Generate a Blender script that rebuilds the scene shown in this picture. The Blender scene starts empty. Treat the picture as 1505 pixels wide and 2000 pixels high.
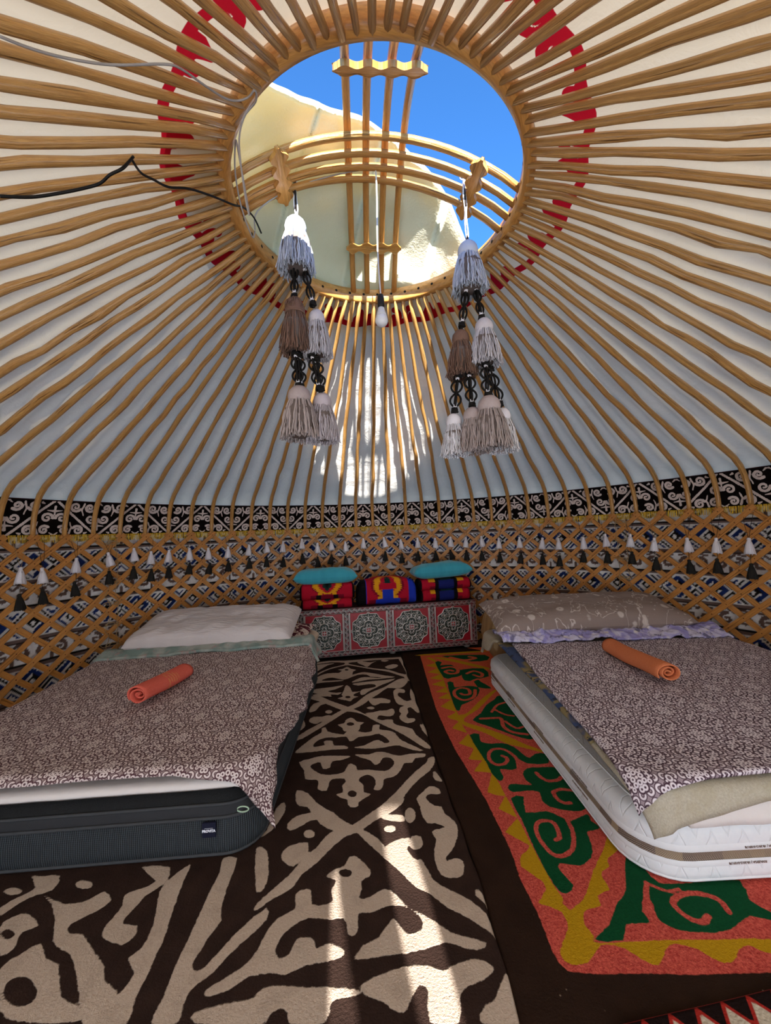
import bpy, math, random
import numpy as np
from mathutils import Matrix, Vector
random.seed(7); RNG = np.random.RandomState(7)
SC = bpy.context.scene; COL = SC.collection
PI = math.pi
# ---------------------------------------------------------------- camera
CX, CY = .025, 1.75            # yurt centre on the ground
CAM_H, F_PX, PITCH, ROLL = 1.25, 752., math.radians(3.4), math.radians(2.4)
cd = bpy.data.cameras.new('camera'); cam = bpy.data.objects.new('camera', cd); COL.objects.link(cam)
cd.sensor_fit = 'HORIZONTAL'; cd.sensor_width = 36; cd.lens = F_PX/1505*36; cd.clip_start = .02
r0 = Vector((1, 0, 0)); u0 = Vector((0, -math.sin(PITCH), math.cos(PITCH))); fw = Vector((0, math.cos(PITCH), math.sin(PITCH)))
cr = math.cos(ROLL)*r0-math.sin(ROLL)*u0; cu = math.sin(ROLL)*r0+math.cos(ROLL)*u0
cam.matrix_world = Matrix(((cr.x, cu.x, -fw.x, 0), (cr.y, cu.y, -fw.y, 0), (cr.z, cu.z, -fw.z, CAM_H), (0, 0, 0, 1)))
SC.camera = cam
# ---------------------------------------------------------------- sky, sun, exposure
SC.view_settings.view_transform = 'Standard'; SC.view_settings.look = 'None'
SC.view_settings.gamma = 1; SC.view_settings.use_curve_mapping = False
SC.view_settings.exposure = 1.44
SUN_EL, SUN_AZ = math.radians(17.3), math.radians(4.5)     # low morning sun behind the camera, a little to its right
w = bpy.data.worlds.new('sky'); SC.world = w; w.use_nodes = True
wn = w.node_tree; bg = wn.nodes['Background']
sky = wn.nodes.new('ShaderNodeTexSky'); sky.sky_type = 'NISHITA'; sky.sun_disc = False
sky.sun_elevation = SUN_EL; sky.sun_rotation = PI - SUN_AZ; sky.altitude = 3000; sky.air_density = 1.0; sky.dust_density = .2; sky.ozone_density = 3.0
tint = wn.nodes.new('ShaderNodeVectorMath'); tint.operation = 'MULTIPLY'; tint.inputs[1].default_value = (.42, .80, 1.08)   # deep mountain blue
wn.links.new(sky.outputs[0], tint.inputs[0]); wn.links.new(tint.outputs[0], bg.inputs[0]); bg.inputs[1].default_value = .19
sl = bpy.data.lights.new('sun', 'SUN'); so = bpy.data.objects.new('sun', sl); COL.objects.link(so)
sl.energy = 9; sl.angle = math.radians(.53); sl.color = (1, .985, .96)
sd = Vector((-math.sin(SUN_AZ)*math.cos(SUN_EL), math.cos(SUN_AZ)*math.cos(SUN_EL), -math.sin(SUN_EL)))
so.rotation_mode = 'QUATERNION'; so.rotation_quaternion = sd.to_track_quat('-Z', 'Y')

# ---------------------------------------------------------------- helpers
def H(h):
    h = h.lstrip('#'); return tuple(((int(h[i:i+2], 16)/255+.055)/1.055)**2.4 if int(h[i:i+2], 16) > 10 else int(h[i:i+2], 16)/255/12.92 for i in (0, 2, 4))
class G:
    """small node-graph builder"""
    def __init__(s, name, rough=.8, spec=.3):
        s.m = bpy.data.materials.new(name); s.m.use_nodes = True; s.t = s.m.node_tree
        s.b = s.t.nodes['Principled BSDF']; s.b.inputs['Roughness'].default_value = rough
        s.b.inputs['Specular IOR Level'].default_value = spec
        s.out = s.t.nodes['Material Output']
    def put(s, sock, v):
        if v is None: return
        if isinstance(v, bpy.types.NodeSocket): s.t.links.new(v, sock)
        elif isinstance(v, (tuple, list)):
            v = tuple(v)
            sock.default_value = v+(1,) if (sock.type == 'RGBA' and len(v) == 3) else v
        else: sock.default_value = v
    def m_(s, op, a, b=None, c=None, clamp=False):
        n = s.t.nodes.new('ShaderNodeMath'); n.operation = op; n.use_clamp = clamp
        s.put(n.inputs[0], a); s.put(n.inputs[1], b); s.put(n.inputs[2], c); return n.outputs[0]
    def v_(s, op, a, b=None, sc=None):
        n = s.t.nodes.new('ShaderNodeVectorMath'); n.operation = op
        s.put(n.inputs[0], a); s.put(n.inputs[1], b)
        if sc is not None: s.put(n.inputs['Scale'], sc)
        return n.outputs['Value'] if op in ('DISTANCE', 'LENGTH', 'DOT_PRODUCT') else n.outputs[0]
    def mix(s, f, a, b, mode='MIX'):
        n = s.t.nodes.new('ShaderNodeMix'); n.data_type = 'RGBA'; n.blend_type = mode
        s.put(n.inputs[0], f); s.put(n.inputs[6], a); s.put(n.inputs[7], b); return n.outputs[2]
    def noise(s, vec, scale, det=2, rough=.5, dist=0.):
        n = s.t.nodes.new('ShaderNodeTexNoise'); s.put(n.inputs['Vector'], vec); n.inputs['Scale'].default_value = scale
        n.inputs['Detail'].default_value = det; n.inputs['Roughness'].default_value = rough; n.inputs['Distortion'].default_value = dist
        return n.outputs[0]
    def vor(s, vec, scale, feat='F1', out='Distance', rnd=1.):
        n = s.t.nodes.new('ShaderNodeTexVoronoi'); n.feature = feat; s.put(n.inputs['Vector'], vec); n.inputs['Scale'].default_value = scale
        n.inputs['Randomness'].default_value = rnd; return n.outputs[out]
    def ramp(s, f, a, b, x='LINEAR'):      # map range a..b -> 0..1 clamped
        n = s.t.nodes.new('ShaderNodeMapRange'); n.interpolation_type = x; s.put(n.inputs[0], f); s.put(n.inputs[1], a); s.put(n.inputs[2], b); return n.outputs[0]
    def uv(s, sx=1, sy=1):
        n = s.t.nodes.new('ShaderNodeUVMap'); n.uv_map = 'UVMap'
        return n.outputs[0] if sx == 1 and sy == 1 else s.v_('MULTIPLY', n.outputs[0], (sx, sy, 1))
    def obj(s): return s.t.nodes.new('ShaderNodeTexCoord').outputs['Object']
    def pos(s): return s.t.nodes.new('ShaderNodeNewGeometry').outputs['Position']
    def rnd(s): return s.t.nodes.new('ShaderNodeObjectInfo').outputs['Random']
    def attr(s, nm, fac=True):
        n = s.t.nodes.new('ShaderNodeAttribute'); n.attribute_name = nm; return n.outputs['Fac' if fac else 'Color']
    def xyz(s, v):
        n = s.t.nodes.new('ShaderNodeSeparateXYZ'); s.put(n.inputs[0], v); return n.outputs
    def bump(s, h, dist=.004, st=1.):
        n = s.t.nodes.new('ShaderNodeBump'); n.inputs['Distance'].default_value = dist; n.inputs['Strength'].default_value = st
        s.put(n.inputs['Height'], h); s.t.links.new(n.outputs[0], s.b.inputs['Normal']); return n.outputs[0]
    def col(s, c): s.put(s.b.inputs['Base Color'], c); return s
    def translucent(s, c, f):
        tr = s.t.nodes.new('ShaderNodeBsdfTranslucent'); mx = s.t.nodes.new('ShaderNodeMixShader')
        s.put(tr.inputs[0], c); mx.inputs[0].default_value = f
        s.t.links.new(s.b.outputs[0], mx.inputs[1]); s.t.links.new(tr.outputs[0], mx.inputs[2]); s.t.links.new(mx.outputs[0], s.out.inputs[0])
def plain(name, c, rough=.8, var=.12, scale=40, bump=0., metal=0., spec=.3):
    g = G(name, rough, spec); n = g.noise(g.obj(), scale, 3)
    c = H(c) if isinstance(c, str) else c
    g.col(g.mix(n, tuple(x*(1-var) for x in c), tuple(min(1, x*(1+var)) for x in c))); g.b.inputs['Metallic'].default_value = metal
    if bump: g.bump(n, bump)
    return g.m

def mesh(name, V, Fc, mats, uv=None, attrs=None, smooth=True, midx=None):
    """V (n,3); Fc list of faces or (m,4) array; uv per vertex (n,2)"""
    me = bpy.data.meshes.new(name); V = np.asarray(V, dtype=np.float32)
    if isinstance(Fc, np.ndarray):
        k = Fc.shape[1]; m = len(Fc)
        me.vertices.add(len(V)); me.vertices.foreach_set('co', V.ravel())
        me.loops.add(m*k); me.loops.foreach_set('vertex_index', Fc.ravel().astype(np.int32))
        me.polygons.add(m); me.polygons.foreach_set('loop_start', np.arange(0, m*k, k, dtype=np.int32))
        try: me.polygons.foreach_set('loop_total', np.full(m, k, dtype=np.int32))
        except Exception: pass
        me.update(calc_edges=True)
    else:
        me.from_pydata([tuple(map(float, v)) for v in V], [], [tuple(int(i) for i in f) for f in Fc]); me.update()
    li = np.zeros(len(me.loops), np.int32); me.loops.foreach_get('vertex_index', li)
    if uv is not None:
        l = me.uv_layers.new(name='UVMap'); l.data.foreach_set('uv', np.asarray(uv, np.float32)[li].ravel())
    for nm, a in (attrs or {}).items():
        a = np.asarray(a, np.float32)
        if a.ndim == 1: at = me.attributes.new(nm, 'FLOAT', 'POINT'); at.data.foreach_set('value', a)
        else:
            at = me.attributes.new(nm, 'FLOAT_COLOR', 'POINT')
            at.data.foreach_set('color', np.hstack([a, np.ones((len(a), 1), np.float32)]).ravel())
    for m_ in (mats if isinstance(mats, (list, tuple)) else [mats]): me.materials.append(m_)
    if midx is not None: me.polygons.foreach_set('material_index', np.asarray(midx, np.int32))
    me.polygons.foreach_set('use_smooth', np.full(len(me.polygons), smooth)); me.update()
    return me
def ob(name, me, parent=None, **props):
    o = bpy.data.objects.new(name, me); COL.objects.link(o)
    if parent is not None: o.parent = parent
    for k, v in props.items(): o[k] = v
    return o
def root(name, label, cat, loc=(0, 0, 0), rz=0, group=None):
    o = bpy.data.objects.new(name, None); COL.objects.link(o); o.location = loc; o.rotation_euler = (0, 0, rz)
    o.empty_display_size = .05; o['label'] = label; o['category'] = cat
    if group: o['group'] = group
    return o
def tag(o, label=None, cat=None, group=None, kind=None):
    for k, v in (('label', label), ('category', cat), ('group', group), ('kind', kind)):
        if v: o[k] = v
    return o
def copy_tree(o, parent=None):
    c = o.copy(); COL.objects.link(c)
    if parent is not None: c.parent = parent
    for ch in list(o.children): copy_tree(ch, c)
    return c
def gridF(nu, nv, cu=False):
    """faces of an nu x nv vertex grid (index i*nv+j); cu closes u"""
    i = np.arange(nu if cu else nu-1)[:, None]; j = np.arange(nv-1)[None]
    a = i*nv+j; b = ((i+1) % nu)*nv+j
    return np.stack([a, b, b+1, a+1], -1).reshape(-1, 4)
def box(x0, x1, y0, y1, z0, z1):
    V = [(x, y, z) for z in (z0, z1) for y in (y0, y1) for x in (x0, x1)]
    return V, [(0, 2, 3, 1), (4, 5, 7, 6), (0, 1, 5, 4), (2, 6, 7, 3), (0, 4, 6, 2), (1, 3, 7, 5)]
def bevel(o, w_=.004, seg=2):
    m = o.modifiers.new('bevel', 'BEVEL'); m.width = w_; m.segments = seg; m.limit_method = 'ANGLE'; return o
def boxo(name, b, mat, parent=None, bv=.003, smooth=False, **p):
    V, Fc = box(*b); uv = [(v[0]+v[1], v[2]+v[1]) for v in V]
    o = ob(name, mesh(name, V, Fc, mat, uv=uv, smooth=smooth), parent, **p)
    if bv: bevel(o, bv)
    return o
def frames(P):
    P = np.asarray(P, float); T = np.gradient(P, axis=0); T /= np.linalg.norm(T, axis=1)[:, None]+1e-12
    ref = np.array([0, 0, 1.]) if abs(T[:, 2]).mean() < .8 else np.array([1., 0, 0])
    A = np.cross(ref, T); A /= np.linalg.norm(A, axis=1)[:, None]+1e-12
    return P, T, A, np.cross(T, A)
def tube(P, r, n=8, rb=None, cap=True, sq=0.):
    """tube along P, radius r (scalar or per point) across, rb radius in the other axis; returns V,F,uv"""
    P, T, A, B = frames(P); k = len(P); r = np.broadcast_to(np.asarray(r, float), (k,)); rb = r if rb is None else np.broadcast_to(np.asarray(rb, float), (k,))
    t = np.linspace(0, 2*PI, n, endpoint=False)+(PI/n if n == 4 else 0); c, s_ = np.cos(t), np.sin(t)
    if sq: c = np.sign(c)*abs(c)**(1-sq); s_ = np.sign(s_)*abs(s_)**(1-sq)
    V = P[:, None]+A[:, None]*(c*r[:, None])[..., None]+B[:, None]*(s_*rb[:, None])[..., None]
    L = np.concatenate([[0], np.cumsum(np.linalg.norm(np.diff(P, axis=0), axis=1))])
    uv = np.stack(np.broadcast_arrays(L[:, None], (t/(2*PI))[None]), -1)
    V = V.reshape(-1, 3); uv = uv.reshape(-1, 2)
    i = np.arange(k-1)[:, None]; j = np.arange(n)[None]; a = i*n+j; b = i*n+(j+1) % n
    Fc = [tuple(f) for f in np.stack([a, b, b+n, a+n], -1).reshape(-1, 4)]
    if cap: Fc += [tuple(range(n-1, -1, -1)), tuple(range((k-1)*n, k*n))]
    return V, Fc, uv
class MB:
    def __init__(s): s.V = []; s.F = []; s.uv = []; s.n = 0; s.mi = []
    def add(s, V, Fc, uv=None, mi=0):
        V = np.asarray(V, float); s.V.append(V); s.F += [tuple(int(i)+s.n for i in f) for f in Fc]; s.n += len(V)
        s.uv.append(np.zeros((len(V), 2)) if uv is None else np.asarray(uv)); s.mi += [mi]*len(Fc); return s
    def tube(s, P, r, n=6, mi=0, **k): V, Fc, uv = tube(P, r, n, **k); return s.add(V, Fc, uv, mi)
    def box(s, *b, mi=0): V, Fc = box(*b); return s.add(V, Fc, [(v[0]+v[1], v[2]+v[1]) for v in V], mi)
    def me(s, name, mats, smooth=True): return mesh(name, np.vstack(s.V), s.F, mats, uv=np.vstack(s.uv), smooth=smooth, midx=s.mi)
def lathe(prof, n=16, ridges=0, amp=0.):
    """prof [(r,z)]; returns V,F,uv"""
    t = np.linspace(0, 2*PI, n, endpoint=False); V = []; uv = []
    for k, (r, z) in enumerate(prof):
        rr = r*(1+(amp*np.cos(ridges*t) if ridges else 0)); V.append(np.stack([rr*np.cos(t), rr*np.sin(t), np.full(n, z)], 1)); uv.append(np.stack([t/(2*PI), np.full(n, z)], 1))
    k = len(prof); i = np.arange(k-1)[:, None]; j = np.arange(n)[None]; a = i*n+j; b = i*n+(j+1) % n
    Fc = [tuple(f) for f in np.stack([a, a+n, b+n, b], -1).reshape(-1, 4)]+[tuple(range(n)), tuple(range((k-1)*n, k*n))[::-1]]
    return np.vstack(V), Fc, np.vstack(uv)
def catmull(P, per=4, closed=False):
    P = np.asarray(P, float); n = len(P); out = []
    for i in range(n if closed else n-1):
        g = (lambda k: P[k % n]) if closed else (lambda k: P[min(max(k, 0), n-1)])
        a, b, c, d = g(i-1), g(i), g(i+1), g(i+2)
        for t in np.linspace(0, 1, per, endpoint=False):
            out.append(.5*((2*b)+(-a+c)*t+(2*a-5*b+4*c-d)*t*t+(-a+3*b-3*c+d)*t**3))
    if not closed: out.append(P[-1])
    return np.array(out)
def wr(x, y, seed, sc=1., n=7):
    """smooth wrinkle noise about -1..1"""
    r = np.random.RandomState(seed); z = 0
    for _ in range(n):
        a = r.rand()*2*PI; k = sc*(1+2.5*r.rand()); z = z+np.sin((x*math.cos(a)+y*math.sin(a))*k+r.rand()*6.3+.7*np.sin((x*math.sin(a)-y*math.cos(a))*k*.6+r.rand()*6))
    return z/n*1.6
# ---- signed distance pattern tools (felt cut-outs); grids X,Y in metres
def sd_poly(X, Y, poly, d, mode='add', rnd=.0, smooth=True):
    P = catmull(poly, 2, True) if smooth else np.asarray(poly, float)
    mg = .03; m = (X > P[:, 0].min()-mg) & (X < P[:, 0].max()+mg) & (Y > P[:, 1].min()-mg) & (Y < P[:, 1].max()+mg)
    if not m.any(): return d
    x, y = X[m], Y[m]; dist = np.full(x.shape, 9.); ins = np.zeros(x.shape, bool); n = len(P)
    for i in range(n):
        a, b = P[i], P[(i+1) % n]; e = b-a; wx, wy = x-a[0], y-a[1]
        t = np.clip((wx*e[0]+wy*e[1])/(e@e+1e-12), 0, 1); dist = np.minimum(dist, np.hypot(wx-e[0]*t, wy-e[1]*t))
        c = ((a[1] <= y) & (b[1] > y)) | ((b[1] <= y) & (a[1] > y))
        if abs(e[1]) > 1e-9: ins ^= c & (x < a[0]+(y-a[1])/e[1]*e[0])
    s_ = np.where(ins, -dist, dist)
    d[m] = np.minimum(d[m], s_) if mode == 'add' else np.maximum(d[m], -s_)
    return d
def sd_stroke(X, Y, pts, w0, d, w1=None, mode='add'):
    P = np.asarray(pts, float); n = len(P); w1 = w0 if w1 is None else w1; dist = np.full(X.shape, 9.)
    for i in range(n-1):
        a, b = P[i], P[i+1]; e = b-a; t = np.clip(((X-a[0])*e[0]+(Y-a[1])*e[1])/(e@e+1e-12), 0, 1)
        ww = w0+(w1-w0)*(i+t)/(n-1); dist = np.minimum(dist, np.hypot(X-a[0]-e[0]*t, Y-a[1]-e[1]*t)-ww)
    return np.minimum(d, dist) if mode == 'add' else np.maximum(d, -dist)
def spiral(cx, cy, r, turns, a0, hand=1, n=26):
    t = np.linspace(0, 1, n); a = a0+hand*turns*2*PI*t; rr = r*(1-t*.86); return np.stack([cx+rr*np.cos(a), cy+rr*np.sin(a)], 1)
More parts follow.
